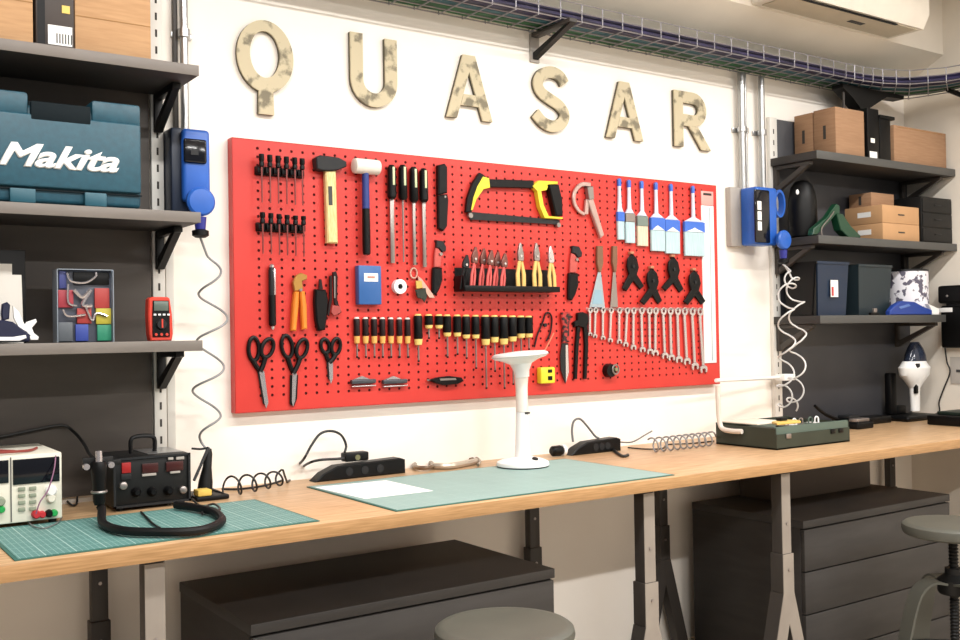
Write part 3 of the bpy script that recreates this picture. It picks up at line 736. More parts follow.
# --- key bunch
o = T_('key_ring', 'bunch of small keys and tags beside the tape roll', 'keys', 422, 303)
pts = [(x_, TY-.008, z_) for x_, z_ in ell(*wxz(415, 273), .013, .017, 12)]
MB().tube(pts, .003, 6, k=3, closed=True).build('ring', mat('pinkish_metal', 'D8B0A0', .35, .5), o)
MB().prism(W2([(417, 276), (421, 279), (432, 294), (434, 298), (429, 298), (423, 290), (418, 283)]), TY-.018, TY-.013, .001).build('key', mat('pinkish_metal', 'D8B0A0'), o)
MB().prism(W2([(414, 281), (420, 281), (421, 288), (415, 289)]), TY-.024, TY-.0185, .001).build('tag', mat('brass_tag', 'CBAF5A', .4, .3), o, 'brass-coloured tag')
MB().prism(W2([(413.5, 290), (424, 288), (425.5, 297), (423, 303), (420.5, 299), (416, 298)]), TY-.024, TY-.0185, .002).build('fob', mat('olive_black_fob', '22281C', .5), o, 'dark fob')
# --- adjustable wrenches
def adj(p0, lab, px, py):
    x0, y0 = p0
    o = T_('adjustable_wrench', lab, 'wrench', px, py, 'adjustable wrenches with black grips')
    q_ = lambda L_: W2([(x0+a, y0+b_) for a, b_ in L_], .055)
    MB().prism(q_([(3.5, 0), (10, 1), (13, 7), (12.5, 11), (9, 12), (6, 8), (3, 7)]), TY-.016, TY-.003, .002).build('jaw', M['drkgrey'], o)
    MB().prism(q_([(2.5, 7.5), (5.5, 8.5), (8.5, 12.5), (8.5, 18), (7.5, 27), (1, 27), (1.5, 14)]), TY-.014, TY-.004, .002).build('neck', mat('red_steel_neck', 'C65C56', .35, .4), o, 'reddish steel neck')
    MB().rod((*(lambda p: (p[0], TY-.019, p[1]))(wxz(x0+6.5, y0+14)),), (*(lambda p: (p[0], TY-.0145, p[1]))(wxz(x0+6.5, y0+14)),), .006).build('adjusting_wheel', M['steel'], o)
    MB().prism(q_([(-.5, 27.5), (8.5, 27.5), (9, 40), (6, 49), (2.5, 55), (-1, 54), (-1, 40)]), TY-.02, TY-.002, .005).build('grip', M['black'], o)
adj((434.5, 240), 'adjustable wrench with black grip left of the pliers tray', 438, 295)
adj((570.5, 245.5), 'adjustable wrench with black grip left of the wide scraper', 574, 300)
# --- pliers tray
o = T_('pliers_tray', 'black tray bolted on the board holding a row of pliers', 'tool tray', 510, 292)
xa, zf = wxz(465, 291, .10); xb = wxz(560, 291, .10)[0]; zt3 = wxz(500, 272, .04)[1]
ty = TY-.065
MB().box(xa, xb, ty, TY-.001, zf, zf+.004, .001).box(xa, xb, ty-.003, ty, zf, zf+.020, .001).build('shelf_plate', M['black'], o)
MB().box(xa, xb+.02, TY-.004, TY-.001, zf+.0045, zt3+.012, .001).build('back_plate', M['black'], o)
MB().box(xa-.003, xa-.0002, ty, TY-.001, zf, zf+.055, .001).build('end_plate', M['black'], o)
def plier(px0, py0, pxt, pyt, gm, jm, lab, grp, yy, cat='pliers', snip=False, wide=.011):
    xb_, zb_ = wxz(px0, py0, -yy); xt, zt4 = wxz(pxt, pyt, -yy)
    zb_ = zf+.0045
    o = thing('pliers', lab, cat, (xb_, yy, zb_), grp)
    d = Vector((xt-xb_, zt4-zb_)); 
    def L_(u, v): # along, across
        t = d.normalized(); n__ = Vector((t.y, -t.x)); c = Vector((xb_, zb_))+t*(u*d.length)+n__*v
        return (c.x, max(c.y, zb_))
    for s_, (ya, yb) in ((-1, (yy-.009, yy-.001)), (1, (yy+.001, yy+.009))):
        MB().prism([L_(0, s_*wide*.4), L_(0, s_*wide*1.3), L_(.35, s_*wide*1.35), L_(.62, s_*wide*.75), L_(.62, s_*wide*.1), L_(.35, s_*wide*.5)], ya, yb, .002).build('handle', gm, o)
    MB().prism([L_(.62, -.009), L_(.66, -.013), L_(.78, -.013), L_(.9, -.008), L_(1.0, -.003), L_(1.0, .003), L_(.9, .008), L_(.78, .013), L_(.66, .013), L_(.62, .009)], yy-.006, yy+.006, .002).build('jaws', jm, o)
    x_, z_ = L_(.72, 0)
    MB().rod((x_, yy-.0085, z_), (x_, yy-.0062, z_), .0045, n=8).build('pivot', M['chrome'], o)
gr = 'red-handled pliers in the black tray'
plier(462, 287, 467, 255, M['black'], M['drkgrey'], 'black-handled pliers at the far left of the tray', None, TY-.045)
for k, (a, b_) in enumerate(((472, 475.5), (480.5, 484), (488, 491.5), (494.5, 498), (502, 505))):
    plier(a, 286, b_, 247+k*1.6, M['pinkgrip'], mat('brown_steel_jaws', '7A5048', .35, .5), '%s red-handled pliers from the left in the tray' % ordn[k], gr, TY-(.030 if k % 2 else .050), wide=.0105)
plier(521, 286, 520, 243, mat('amber_grip', 'EBC070', .45), M['steel'], 'yellow-handled combination pliers in the middle of the tray', 'yellow-handled pliers in the tray', TY-.035, wide=.019)
plier(537.5, 286, 536, 243, mat('amber_grip', 'EBC070'), M['steel'], 'yellow-handled diagonal cutters right of the combination pliers', 'yellow-handled pliers in the tray', TY-.035, wide=.019)
plier(552.5, 286, 550, 246, mat('amber_grip', 'EBC070'), M['chrome'], 'yellow-handled long-nose pliers at the right end of the tray', 'yellow-handled pliers in the tray', TY-.035, wide=.017)
# --- screwdrivers
def driver(cx, y0, y1, y2, y3, hw, lab, grp, red=False):
    x, za = wxz(cx, y0); zb_, zc, zd = [wxz(cx, v)[1] for v in (y1, y2, y3)]
    t = thing('screwdriver', lab, 'screwdriver', (x, TY, zd), grp)
    hw *= 1.22; L_ = za-zb_; y = FY-hw+.0004
    MB().lathe([(hw*.85, 0), (hw, .006), (hw*.93, L_*.5), (hw, L_*.85), (hw*.85, L_-.006)], (x, y, zb_), n=12).build('handle', M['black'] if not red else M['maroon'], t)
    MB().lathe([(hw*.85, 0), (hw*.6, .0055)], (x, y, za-.0055), n=12).build('end_cap', M['ferrule'] if not red else M['offwhite'], t, 'pale end cap')
    MB().lathe([(hw*.35, 0), (hw*.8, .003), (hw*.95, zb_-zc-.0005)], (x, y, zc), n=12).build('collar', M['ferrule'] if not red else mat('amber_collar', 'E8B060', .4), t, 'yellow collar')
    b = MB(); b.rod((x, y, zd+.006), (x, y, zc), .003, n=8); b.build('shaft', M['steel'], t)
    MB().rod((x, y, zd), (x, y, zd+.0059), .0038, n=8).build('tip', M['black'], t, 'dark tip')
for k, cx in enumerate((357.2, 366, 374.6, 382.9, 391.3, 399.8, 408)):
    driver(cx, 317+k*.1, 336, 344, 358, .0090, '%s small red-black screwdriver from the left' % ordn[k], 'small red and black screwdrivers', True)
big = [(417.8, 339, 345.5, 362, .013), (428.6, 325, 329, 339, .0125), (438.8, 325, 329, 339, .0125), (447, 332.5, 337, 358, .0125), (457, 332.5, 337, 355, .0125), (466, 334.5, 339, 359, .0125), (475.4, 334.5, 339, 369, .0125),
       (485, 339, 345.5, 389, .014), (494, 337, 343, 372, .0135), (503, 338.5, 345, 389, .0145), (512, 336.5, 342, 385, .014), (520.4, 333.5, 338.5, 375, .014), (528.3, 333.5, 338, 350, .0135)]
for k, (cx, a, b_, c_, hw) in enumerate(big):
    driver(cx, 314+.15*k, a, b_, c_, hw, '%s black and yellow screwdriver from the left' % ordn[k], 'large black and yellow screwdrivers')
# --- small circlip pliers
o = T_('circlip_pliers', 'slim looped dark pliers just right of the lamp head', 'pliers', 545, 347)
MB().tube([(x_, TY-.008, z_) for x_, z_ in W2([(535, 347), (538, 335), (543.5, 322), (546, 314), (550, 313), (552.5, 319), (551, 332), (547, 341)])], .0035, 6).build('frame', M['maroon'], o)
MB().tube([(x_, TY-.016, z_) for x_, z_ in W2([(553, 333), (548, 343), (541, 356)])], .003, 6).build('arm', mat('salmon_arm', 'D8785A', .5), o, 'orange-red arm')
x_, z_ = wxz(546.5, 325); MB().rod((x_, TY-.013, z_), (x_, TY-.004, z_), .007).build('joint', M['drkgrey'], o)
# --- saw knife
o = T_('folding_saw', 'folding saw with silver blade and patterned dark red handle', 'saw', 566, 383)
MB().prism(W2([(561, 312.5), (569, 312), (571, 318), (568.5, 325), (569, 342), (562, 343), (562.5, 327), (561, 320)]), TY-.018, TY-.004, .003).build('handle', mat('red_black_handle', 'B0302C', .5, col2='1E1012', scale=70, ramp=(.45, .55)), o)
MB().prism(W2([(562, 343.5), (568.3, 343), (569, 372), (565.5, 383.5), (561, 370), (560.5, 355)]), TY-.012, TY-.008).build('blade', M['drkgrey'], o)
MB().prism(W2([(565.4, 345), (567.6, 345), (568.6, 372), (565.7, 382.5)]), TY-.0135, TY-.0122).build('blade_edge', M['chrome'], o, 'bright cutting edge')
# --- tin snips
o = T_('long_pincers', 'long black pincers hanging left of the smallest wrench', 'pincers', 580, 379)
MB().prism(W2([(577, 313), (582, 312), (587, 314), (588, 322), (583.5, 328), (578, 326), (573.8, 327), (573.6, 322), (577, 320)]), TY-.018, TY-.003, .002).build('head', M['black'], o)
MB().prism(W2([(577, 326.5), (580, 327.5), (578.5, 345), (576.8, 379), (574, 379), (575.3, 345)]), TY-.016, TY-.004, .002).build('arm', M['black'], o)
MB().prism(W2([(583.5, 328.5), (587, 324), (588, 345), (586.3, 379), (583.6, 379), (584.6, 345)]), TY-.016, TY-.004, .002).build('arm', M['black'], o)
# --- tape measure
o = T_('tape_measure', 'small yellow square tape holder low on the board right of the lamp', 'tape measure', 548, 383)
a = wxz(540.5, 367.5, .06); b_ = wxz(555, 383, .06)
MB().box(a[0], b_[0], TY-.03, TY-.002, b_[1], a[1], .005).build('case', M['yellow'], o)
cx_ = (a[0]+b_[0])/2; h_ = a[1]-b_[1]
MB().box(cx_-.002, cx_+.018, TY-.0315, TY-.0303, a[1]-h_*.34, a[1]-h_*.14, .001).build('window', M['black'], o, 'black upper mark')
MB().box(cx_-.002, cx_+.018, TY-.0315, TY-.0303, a[1]-h_*.80, a[1]-h_*.55, .001).build('window', M['black'], o, 'black lower mark')
# --- black round gadget
o = T_('pipe_cutter', 'small black and steel wheel tool below the wrenches', 'cutter', 612, 379)
x_, z_ = wxz(610, 370.5)
MB().rod((x_, TY-.028, z_), (x_, TY-.002, z_), .025, .027, 20).build('body', M['black'], o)
MB().tube([(a_, TY-.030, b__) for a_, b__ in ell(x_+.018, z_+.004, .016, .018, 10)], .0035, 6, k=3, closed=True).build('wheel', M['steel'], o)
MB().rod((x_+.018, TY-.036, z_+.004), (x_+.018, TY-.0285, z_+.004), .007).build('knob', mat('olive_knob', '8A8A66', .5), o)
# --- wrench rail and combination wrenches
wx = [(591, 591, 336), (596.5, 596, 338), (604, 604, 340), (612, 611.3, 342.5), (620.3, 620.3, 344), (628, 626.8, 347), (634.5, 634.5, 350), (642.5, 643.5, 352.5), (650.3, 651, 354.5),
      (656.5, 656.5, 356), (664.3, 666, 359), (671.3, 672.5, 361), (678.5, 680, 363), (685.5, 688, 365), (693.3, 696, 370), (701, 704.5, 373)]
za = wxz(590, 309)[1]; xa = wxz(588.5, 310)[0]; xb = wxz(709, 311)[0]-.035
rl = thing('wrench_rail', 'thin grey rail that carries the row of wrenches', 'tool rack', ((xa+xb)/2, TY, za-.006))
MB().box(xa, xb, TY-.003, TY-.0005, za-.006, za+.006, .001).build('rail', mat('rose_grey_rail', 'A87A74', .4, .4), rl)
pg = MB()
for k, (a, b_, yb) in enumerate(wx):
    x_ = wxz(a, 313)[0]; pg.rod((x_, TY-.022, za), (x_, TY-.0032, za), .0022, n=6)
pg.build('pegs', M['satin'], rl)
for k, (a, b_, yb) in enumerate(wx):
    xt = wxz(a, 313)[0]; xb_, zb_ = wxz(b_, yb)
    s_ = .0058+.0065*k/15    # ring radius
    t = thing('combination_wrench', '%s chrome combination wrench from the left, hanging below the clamps' % ordn[k], 'wrench', (xt, TY, zb_), 'combination wrenches hanging in order of size')
    y0, y1 = TY-.0122, TY-.0052
    cz = za-s_-.001+.002
    rb = MB(); rb.band(ell(xt, cz, s_+.0055, s_+.0055, 14), ell(xt, cz, s_*.62, s_*.62, 14), y0-.002, y1+.002)
    rb.build('ring_end', M['chrome'], t)
    hwid = .0048+.0026*k/15; js = s_*1.75
    c1 = Vector((xt, cz-s_-.004)); c2 = Vector((xb_, zb_+js*1.5))
    MB().prism([(c1.x-hwid, c1.y), (c1.x+hwid, c1.y), (c2.x+hwid, c2.y), (c2.x-hwid, c2.y)], y0, y1, .001).build('shank', M['chrome'], t)
    n1 = (c2-c1).normalized(); n2 = Vector((n1.y, -n1.x))*-1
    def q2(u, v): c = c2+n1*u*js+n2*v*js; return (c.x, c.y)
    MB().prism([q2(0, -.35), q2(.35, -.95), q2(1.0, -1.0), q2(1.5, -.75), q2(1.35, -.42), q2(.75, -.42), q2(.62, 0), q2(.75, .42), q2(1.35, .42), q2(1.5, .75), q2(1.0, 1.0), q2(.35, .95), q2(0, .35)], y0-.002, y1+.001, .001).build('open_end', M['chrome'], t)
# --- scissors
def scissors(l, r_, pv, tip, off, lab, blw, dark=False):
    o = T_('scissors', lab, 'scissors', pv[0], tip[1], 'scissors hanging bottom left of the board')
    y = TY-.010
    for (cx, cy, rx, ry, tilt), side in ((l, -1), (r_, 1)):
        x_, z_ = wxz(cx, cy); a = dx(cx, cy); b_ = dz(cx, cy)
        pts = []
        for i in range(14):
            q_ = 2*PI*i/14; u = rx*a*math.cos(q_); v = ry*b_*math.sin(q_); ct_, st_ = math.cos(tilt), math.sin(tilt)
            pts.append((x_+u*ct_-v*st_, y-side*.003, z_+u*st_+v*ct_))
        h = MB(); h.tube(pts, .0066, 8, k=3, closed=True)
        xp, zp = wxz(*pv); lo_ = min(pts, key=lambda p: p[2])
        h.tube([lo_, ((lo_[0]+xp)/2, y-side*.003, (lo_[2]+zp)/2), (xp-side*.002, y-side*.003, zp+.004)], lambda t: .0085-.001*t, 8)
        h.build('handle', M['black'], o)
    a = dx(*pv)
    bl = [(pv[0]-blw*.5, pv[1]-2), (pv[0]+blw*.5, pv[1]-2), (tip[0]+blw*.45, tip[1]-6), (tip[0], tip[1]), (tip[0]-blw*.3, tip[1]-5)]
    MB().prism(W2(bl), y-.0035, y-.001).build('blade', M['chrome'], o)
    if dark:
        bl = [(pv[0]-blw*.9, pv[1]), (pv[0]+blw*.9, pv[1]), (tip[0]+blw*1.0, tip[1]-8), (tip[0]+blw*.3, tip[1]), (tip[0]-blw*.6, tip[1]-2)]
    else:
        bl = [(pv[0]-blw*.8, pv[1]-4), (pv[0]+blw*.2, pv[1]-4), (tip[0]-blw*.1, tip[1]-3), (tip[0]-blw*.5, tip[1]-5)]
    MB().prism(W2(bl), y+.001, y+.0035).build('blade', M['black'] if dark else M['drkgrey'], o)
    xp, zp = wxz(*pv); MB().rod((xp, y-.006, zp), (xp, y+.005, zp), .006, n=12).build('pivot', M['chrome'], o)
scissors((255, 349, 5.2, 11.5, 0), (268, 348, 5.5, 9.5, -.4), (261.5, 373), (266, 408.5), 0, 'black-handled shears at the bottom left corner of the board', 5)
scissors((288.3, 346.5, 5.3, 11, .15), (302.5, 348.5, 5, 9.5, -.35), (294.5, 375), (293, 406.5), 0, 'dark-bladed shears, middle of the three scissors', 4.5, True)
scissors((326.5, 346, 4.2, 7, .2), (336.5, 346.5, 4.2, 8, -.2), (330.5, 364), (330.8, 384), 0, 'short scissors, smallest and rightmost of the three', 4.5)
# --- bottom row
for k, (a, b_, ya, yb, lab) in enumerate(((353, 377.5, 376.5, 386, 'grey folding pocket tool, left of the two under the small screwdrivers'), (384.5, 409, 376.5, 386, 'grey folding pocket tool, right of the two under the small screwdrivers'))):
    p0 = wxz(a, ya, .06); p1 = wxz(b_, yb, .06)
    o = thing('pocket_tool', lab, 'pocket tool', ((p0[0]+p1[0])/2, TY, p1[1]), 'grey folding pocket tools')
    zm = (p0[1]+p1[1])/2
    MB().box(p0[0], p1[0], TY-.020, TY-.003, zm-.008, zm+.006, .003).build('body', mat('gunmetal_body', '4A4C52', .35, .4), o)
    MB().prism([(p0[0]+.006, zm+.0063), (p1[0]-.02, zm+.0063), ((p0[0]+p1[0])/2-.005, p0[1])], TY-.016, TY-.008, .001).build('bolster', M['chrome'], o)
    MB().box(p0[0]+.002, p1[0], TY-.018, TY-.004, p1[1], p1[1]+.0035, .001).build('liner', M['chrome'], o)
o = T_('adjustable_pliers', 'flat black pocket knife tool lying level under the yellow screwdrivers', 'pocket tool', 446, 385)
MB().prism(W2([(430, 380), (438, 377.5), (450, 376), (462, 377.5), (464.5, 381), (458, 384), (445, 385.5), (436, 383)], .055), TY-.022, TY-.003, .003).build('body', M['black'], o)
MB().prism(W2([(440, 378.6), (456, 378), (457, 380), (441, 380.6)], .06), TY-.0245, TY-.0223).build('plate', M['steel'], o)
MB().prism(W2([(428, 379.6), (436, 379), (437, 381.2), (429, 381)], .055), TY-.014, TY-.010).build('tip', M['steel'], o)
# ================================================================== SOCKET UNITS
def polyc(c, y, r, n=20): return [(c[0]+r*math.cos(2*PI*i/n), c[1]+r*math.sin(2*PI*i/n)) for i in range(n)]
o = thing('socket_unit', 'tall blue socket unit on the wall left of the red board', 'socket unit', (.99, -.001, 1.75))
MB().box(.925, 1.0, -.085, -.001, 1.735, 1.995, .008).build('back_box', mat('dark_blue_black_plastic', '16243A', .4), o, 'very dark blue rear box')
MB().box(.950, 1.032, -.115, -.0852, 1.775, 1.99, .012, seg=3).build('front_cover', M['blue'], o)
a = wxz(183.5, 138, .12); b_ = wxz(206.5, 164, .12)
MB().box(a[0], b_[0], -.124, -.1152, b_[1], a[1], .006, seg=3).build('breaker_window', M['glass'], o, 'black window')
MB().box(a[0]+.02, b_[0]-.025, -.1255, -.1242, (a[1]+b_[1])/2-.012, (a[1]+b_[1])/2+.006).build('breaker_lever', M['drkgrey'], o)
def plug(cx, cz, y, parent_label, d, ym=None):
    o = thing('plug', parent_label, 'plug', (cx, y, cz-.08))
    MB().lathe([(.02, 0), (.038, .004), (.042, .012), (.042, .022), (.036, .028), (.02, .030)], (cx, y, cz), (d[0], d[1], 0), 28).build('socket_cap', M['blue'], o)
    MB().rod((cx, y-.012, cz-.044), (cx, y-.012, cz-.080), .018, .015, 14).build('plug_body', mat('violet_blue_plastic', '2A2F86', .4), o, 'violet-blue body')
    MB().lathe([(.015, 0), (.024, .006), (.024, .02), (.014, .024)], (cx, y-.012, cz-.104), n=18).build('cable_gland', M['black'], o, 'black cable gland')
c = wp(201.5, 201.5, .14)
plug(c.x, c.z, -.1155, 'round blue plug on the left socket unit with a coiled cable', (0, -1))
# left coil
def helix(path, rad, turns, k=14, ph=0, squash=1):
    P = catmull(path, 8); L_ = [0]
    for a, b in zip(P, P[1:]): L_.append(L_[-1]+(b-a).length)
    n = int(turns*k); out = []
    u = None
    for i in range(n+1):
        t = i/n; d = L_[-1]*t; j = 0
        while j < len(L_)-2 and L_[j+1] < d: j += 1
        p = P[j].lerp(P[j+1], (d-L_[j])/max(1e-9, L_[j+1]-L_[j])); T = (P[j+1]-P[j]).normalized()
        if u is None: u = T.orthogonal().normalized()
        u = (u-T*u.dot(T)).normalized(); v = T.cross(u)
        r = rad(t) if callable(rad) else rad
        a = ph+2*PI*turns*t
        out.append(p+u*(math.cos(a)*r)+v*(math.sin(a)*r*squash))
    return out
gx, gz = c.x, c.z-.104
e0 = wp(212, 300, .12); e1 = wp(208, 400, .10); e2 = wp(206, 444, .10)
hp_ = helix([(gx+.02, -.12, gz-.03), (e0.x+.008, -.11, e0.z), (e1.x, -.09, e1.z), (e2.x, -.09, e2.z)], lambda t: .042*min(1, t*6, (1-t)*6+.2), 4.0, 16, ph=PI*.5)
cl = MB().tube([(gx, -.1275, gz-.0005)]+hp_[2:]+[(e2.x+.005, -.10, e2.z-.02)], .0036, 7, k=2)
tag(cl.build('coiled_cable', M['coil']), 'stretched grey coiled cable hanging from the left blue plug', 'cable')

# right socket unit
o = thing('socket_unit', 'blue socket box on a grey plate right of the red board', 'socket unit', (3.45, -.001, 1.74))
MB().box(3.369, 3.47, -.03, -.001, 1.737, 1.995, .004).build('mounting_plate', M['greyback'], o, 'grey mounting plate')
xa = wp(740.5, 187, .035).x; xb = wp(775, 187, .11).x
MB().box(xa, xb, -.12, -.0302, 1.740, 1.99, .010, seg=3).build('body', M['blue'], o)
a = wxz(755, 189, .13); b_ = wxz(771, 243, .13)
MB().box(a[0], b_[0], -.129, -.1202, b_[1], a[1], .006).build('breaker_window', M['glass'], o, 'smoked breaker window')
w_ = MB(); a2 = wxz(759, 200, .14); b2 = wxz(763.5, 231, .14); hh = (a2[1]-b2[1])/3
for k in range(3): w_.box(a2[0], b2[0], -.1325, -.1292, b2[1]+k*hh+.003, b2[1]+(k+1)*hh-.003, .001)
w_.build('breakers', M['label'], o, 'white breaker switches')
a = wxz(776.5, 191, .1); b_ = wxz(784, 216, .1)
MB().band(ell((a[0]+b_[0])/2+.0, (a[1]+b_[1])/2, .036, .062, 20), ell((a[0]+b_[0])/2, (a[1]+b_[1])/2, .026, .05, 20), -.10, -.07).build('lifting_loop', M['blue'], o)
MB().box(xa+.004, xa+.012, -.1215, -.1202, 1.75, 1.98, .0005).build('edge_rib', mat('light_blue_rib', '5C92DE', .4), o, 'lighter blue rib')
c2_ = wp(783.5, 240, .15)
plug(c2_.x, c2_.z, -.135, 'round blue plug under the right socket unit with two coiled cables', (0, -1))
gx2, gz2 = c2_.x, c2_.z-.104
for k, (ph, lab, pxs) in enumerate(((0, 'pale coiled cable from the right blue plug, left strand of the pair', [(786, 300), (787, 345), (785, 385), (783, 408)]), (.25, 'pale coiled cable from the right blue plug, right strand of the pair', [(796, 300), (798, 345), (796, 385), (794, 410)]))):
    P_ = [wp(a, b_, of_) for (a, b_), of_ in zip(pxs, (.275+.02*k, .31+.02*k, .26, .165))]
    hp_ = helix([(gx2-.004, -.19, gz2-.03)]+[tuple(p) for p in P_], lambda t: .033*min(1, t*7+.1, (1-t)*8+.3), 5.6, 14, ph=ph+PI*.4)
    tag(MB().tube([(gx2-.004+.008*k, -.1475, gz2-.0005)]+hp_[2:], .0036, 6, k=2).build('coiled_cable', M['coilw']), lab, 'cable')

# ================================================================== LEFT SHELF CONTENTS
def carton(x0, x1, y0, y1, z0, z1, lab, m_, grp=None, crease=None, name='cardboard_box'):
    o = thing(name, lab, 'box', ((x0+x1)/2, (y0+y1)/2, z0), grp)
    MB().box(x0, x1, y0, y1, z0+.0003, z1, .002).build('carton', m_, o)
    if crease:
        c = MB()
        for z in crease: c.box(x0+.001, x1-.001, y0-.0008, y0-.0001, z-.0012, z+.0012)
        c.build('crease', M['tapeline'], o)
    return o
ZL1, ZL2, ZL3 = 2.125, 1.722, 1.372
a = wp(75, 20, .27).x; b_ = wp(151, 45, .27).x
carton(a, b_, -.27, -.03, ZL1, 2.43, 'large brown cardboard box at the right end of the top left shelf', M['card'], 'cartons on the top left shelf', [ZL1+.095])
a = wp(-120, 20, .27).x; b_ = wp(33, 20, .27).x
carton(a, b_, -.27, -.03, ZL1, 2.46, 'brown cardboard box cut by the left edge of the photo', M['card'], 'cartons on the top left shelf', [ZL1+.11])
a = wp(35.5, 20, .27).x; b_ = wp(74, 20, .27).x
o = thing('parts_case', 'slim dark case with a white label between the two cardboard boxes', 'case', ((a+b_)/2, -.15, ZL1))
MB().box(a, b_, -.272, -.03, ZL1+.0003, 2.42, .003).build('body', mat('dark_brown_case', '3A302A', .5), o)
MB().box(a+.004, a+.022, -.2735, -.2722, ZL1+.002, 2.40).build('spine', M['black'], o)
p0, p1 = wp(48, 24, .275), wp(72.5, 47, .275)
lb_ = MB().box(p0.x, p1.x, -.2738, -.2722, max(p1.z, ZL1+.003), p0.z).build('label', M['label'], o, 'white label')
bc = MB(); 
for k in range(6): bc.box(p0.x+.02+k*.007, p0.x+.023+k*.007, -.2745, -.2739, p0.z-.045, p0.z-.02)
bc.build('barcode', M['ink'], lb_)
p0, p1 = wp(62, 5, .275), wp(70, 14, .275)
MB().box(p0.x, p1.x, -.2738, -.2722, p1.z, p0.z).build('sticker', mat('gold_sticker', 'E0C060', .5), o, 'small gold sticker')

# teal tool case
x0, x1 = wp(-60, 150, .27).x, wp(142.5, 150, .27).x
z0 = ZL2+.0005; z1 = wp(142, 104, .27).z
o = thing('tool_case', 'teal plastic power tool case on the middle left shelf', 'tool case', ((x0+x1)/2, -.15, z0))
MB().box(x0, x1, -.255, -.04, z0+.006, z1-.03, .012, seg=3).box(x0+.03, x1-.01, -.245, -.05, z0, z0+.02, .004).build('base_shell', M['teal'], o)
lid = MB().box(x0+.005, x1-.003, -.268, -.2552, z0+.045, z1-.055, .006, seg=3).build('front_panel', M['teal'], o)
cs = MB()
hx0_, hx1_ = wp(30, 110, .26).x, wp(90, 110, .26).x
cs.box(x0, hx0_-.004, -.262, -.05, z1-.06, z1, .008).build('top_shoulder', M['teal'], o)
MB().box(hx1_+.004, x1-.001, -.262, -.05, z1-.06, z1-.002, .008).build('top_shoulder', M['teal'], o)
MB().box(hx0_-.003, hx1_+.003, -.245, -.05, z1-.06, z1-.018, .005).build('handle', M['tealdark'], o, 'dark folded handle')
0 and MB().tube([(hx0_, -.20, z1-.02), (hx0_+.02, -.215, z1+.005), ((hx0_+hx1_)/2, -.215, z1+.008), (hx1_-.02, -.215, z1+.005), (hx1_, -.20, z1-.02)], .011, 8).build('handle', M['teal'], o)
MB().box(hx0_, hx1_, -.2695, -.2555, z1-.07, z1-.022, .004).build('handle_recess', M['tealdark'], o, 'dark handle recess')
for a_, b__ in ((10, 36), (85, 107)):
    xa_, xb_ = wp(a_, 200, .27).x, wp(b__, 200, .27).x
    MB().box(xa_, xb_, -.270, -.2555, z0+.004, z0+.040, .003).build('latch', mat('teal_latch', '245868', .45), o)
MB().box(x0, x1, -.2605, -.2552, z0+.038, z0+.042).build('seam', M['tealdark'], o)
tx = wp(-2, 165, .27); tx2 = wp(119.5, 172, .27)
text_mesh('Makita', .080, 'lettering', M['white'], o, (tx.x, -.2695, wp(30, 165, .27).z-.002), width=tx2.x-tx.x, shear=.38, bold=.0028, depth=.0007)

# third shelf, left
a, b_ = wp(57.5, 300, .2), wp(114, 341, .2); zt3 = wp(60, 269, .2).z
o = thing('component_kit', 'clear case of coloured electronic parts standing on the bottom left shelf', 'kit', ((a.x+b_.x)/2, -.18, ZL3))
X_, Y_ = a.x, b_.x; Wd = Y_-X_; Ht = zt3-ZL3
MB().box(X_, Y_, -.180, -.145, ZL3+.0003, zt3, .003).build('tray', mat('grey_blue_tray', '4A4E5A', .5), o)
def blk(u0, u1, v0, v1, m_, nm='insert', y=-.1875, l=None):
    MB().box(X_+u0*Wd, X_+u1*Wd, y, -.1802, ZL3+v0*Ht, ZL3+v1*Ht, .0015).build(nm, m_, o, l)
blk(.05, .18, .74, .98, mat('indigo_part', '38407A', .5), l='indigo insert'); blk(.03, .3, .48, .72, mat('crimson_part', '9E3440', .5), l='crimson insert'); blk(.68, .95, .47, .75, mat('scarlet_part', 'A83A36', .5), l='scarlet insert')
blk(.36, .62, .26, .47, mat('scarlet_part', 'A83A36'), l='scarlet insert'); blk(.7, .98, .25, .47, mat('lemon_part', 'B8AC3C', .5), l='yellow insert'); blk(.33, .56, .02, .25, mat('royal_part', '34489A', .5), l='blue insert')
blk(.72, .98, .02, .24, mat('jade_part', '2E8A6A', .5), l='green insert'); blk(.03, .28, .02, .28, mat('slate_part', '5A6066', .5), l='grey insert'); blk(.3, .95, .8, .97, M['black'], l='black insert')
wz = MB(); q3 = lambda u, v: (X_+u*Wd, -.192, ZL3+v*Ht)
wz.tube([q3(.18, .95), q3(.25, .84), q3(.5, .82), q3(.68, .9), q3(.7, .97)], .003, 6)
wz.tube([q3(.3, .72), q3(.45, .62), q3(.6, .72), q3(.45, .52), q3(.62, .5)], .005, 6)
wz.tube([q3(.2, .8), q3(.2, .55), q3(.35, .5)], .003, 6).tube([q3(.1, .45), q3(.2, .36), q3(.5, .38)], .003, 6).tube([q3(.5, .5), q3(.62, .3), q3(.7, .4), q3(.9, .36)], .003, 6)
wz.build('bent_wires', M['chrome'], o)
MB().box(X_-.001, X_+.001, -.2, -.145, ZL3+.001, zt3).box(Y_-.001, Y_+.001, -.2, -.145, ZL3+.001, zt3).box(X_, Y_, -.2, -.145, zt3-.001, zt3+.001).build('clear_rim', mat('frosted_rim', 'C8D4E0', .15, trans=.5), o, 'clear plastic rim')

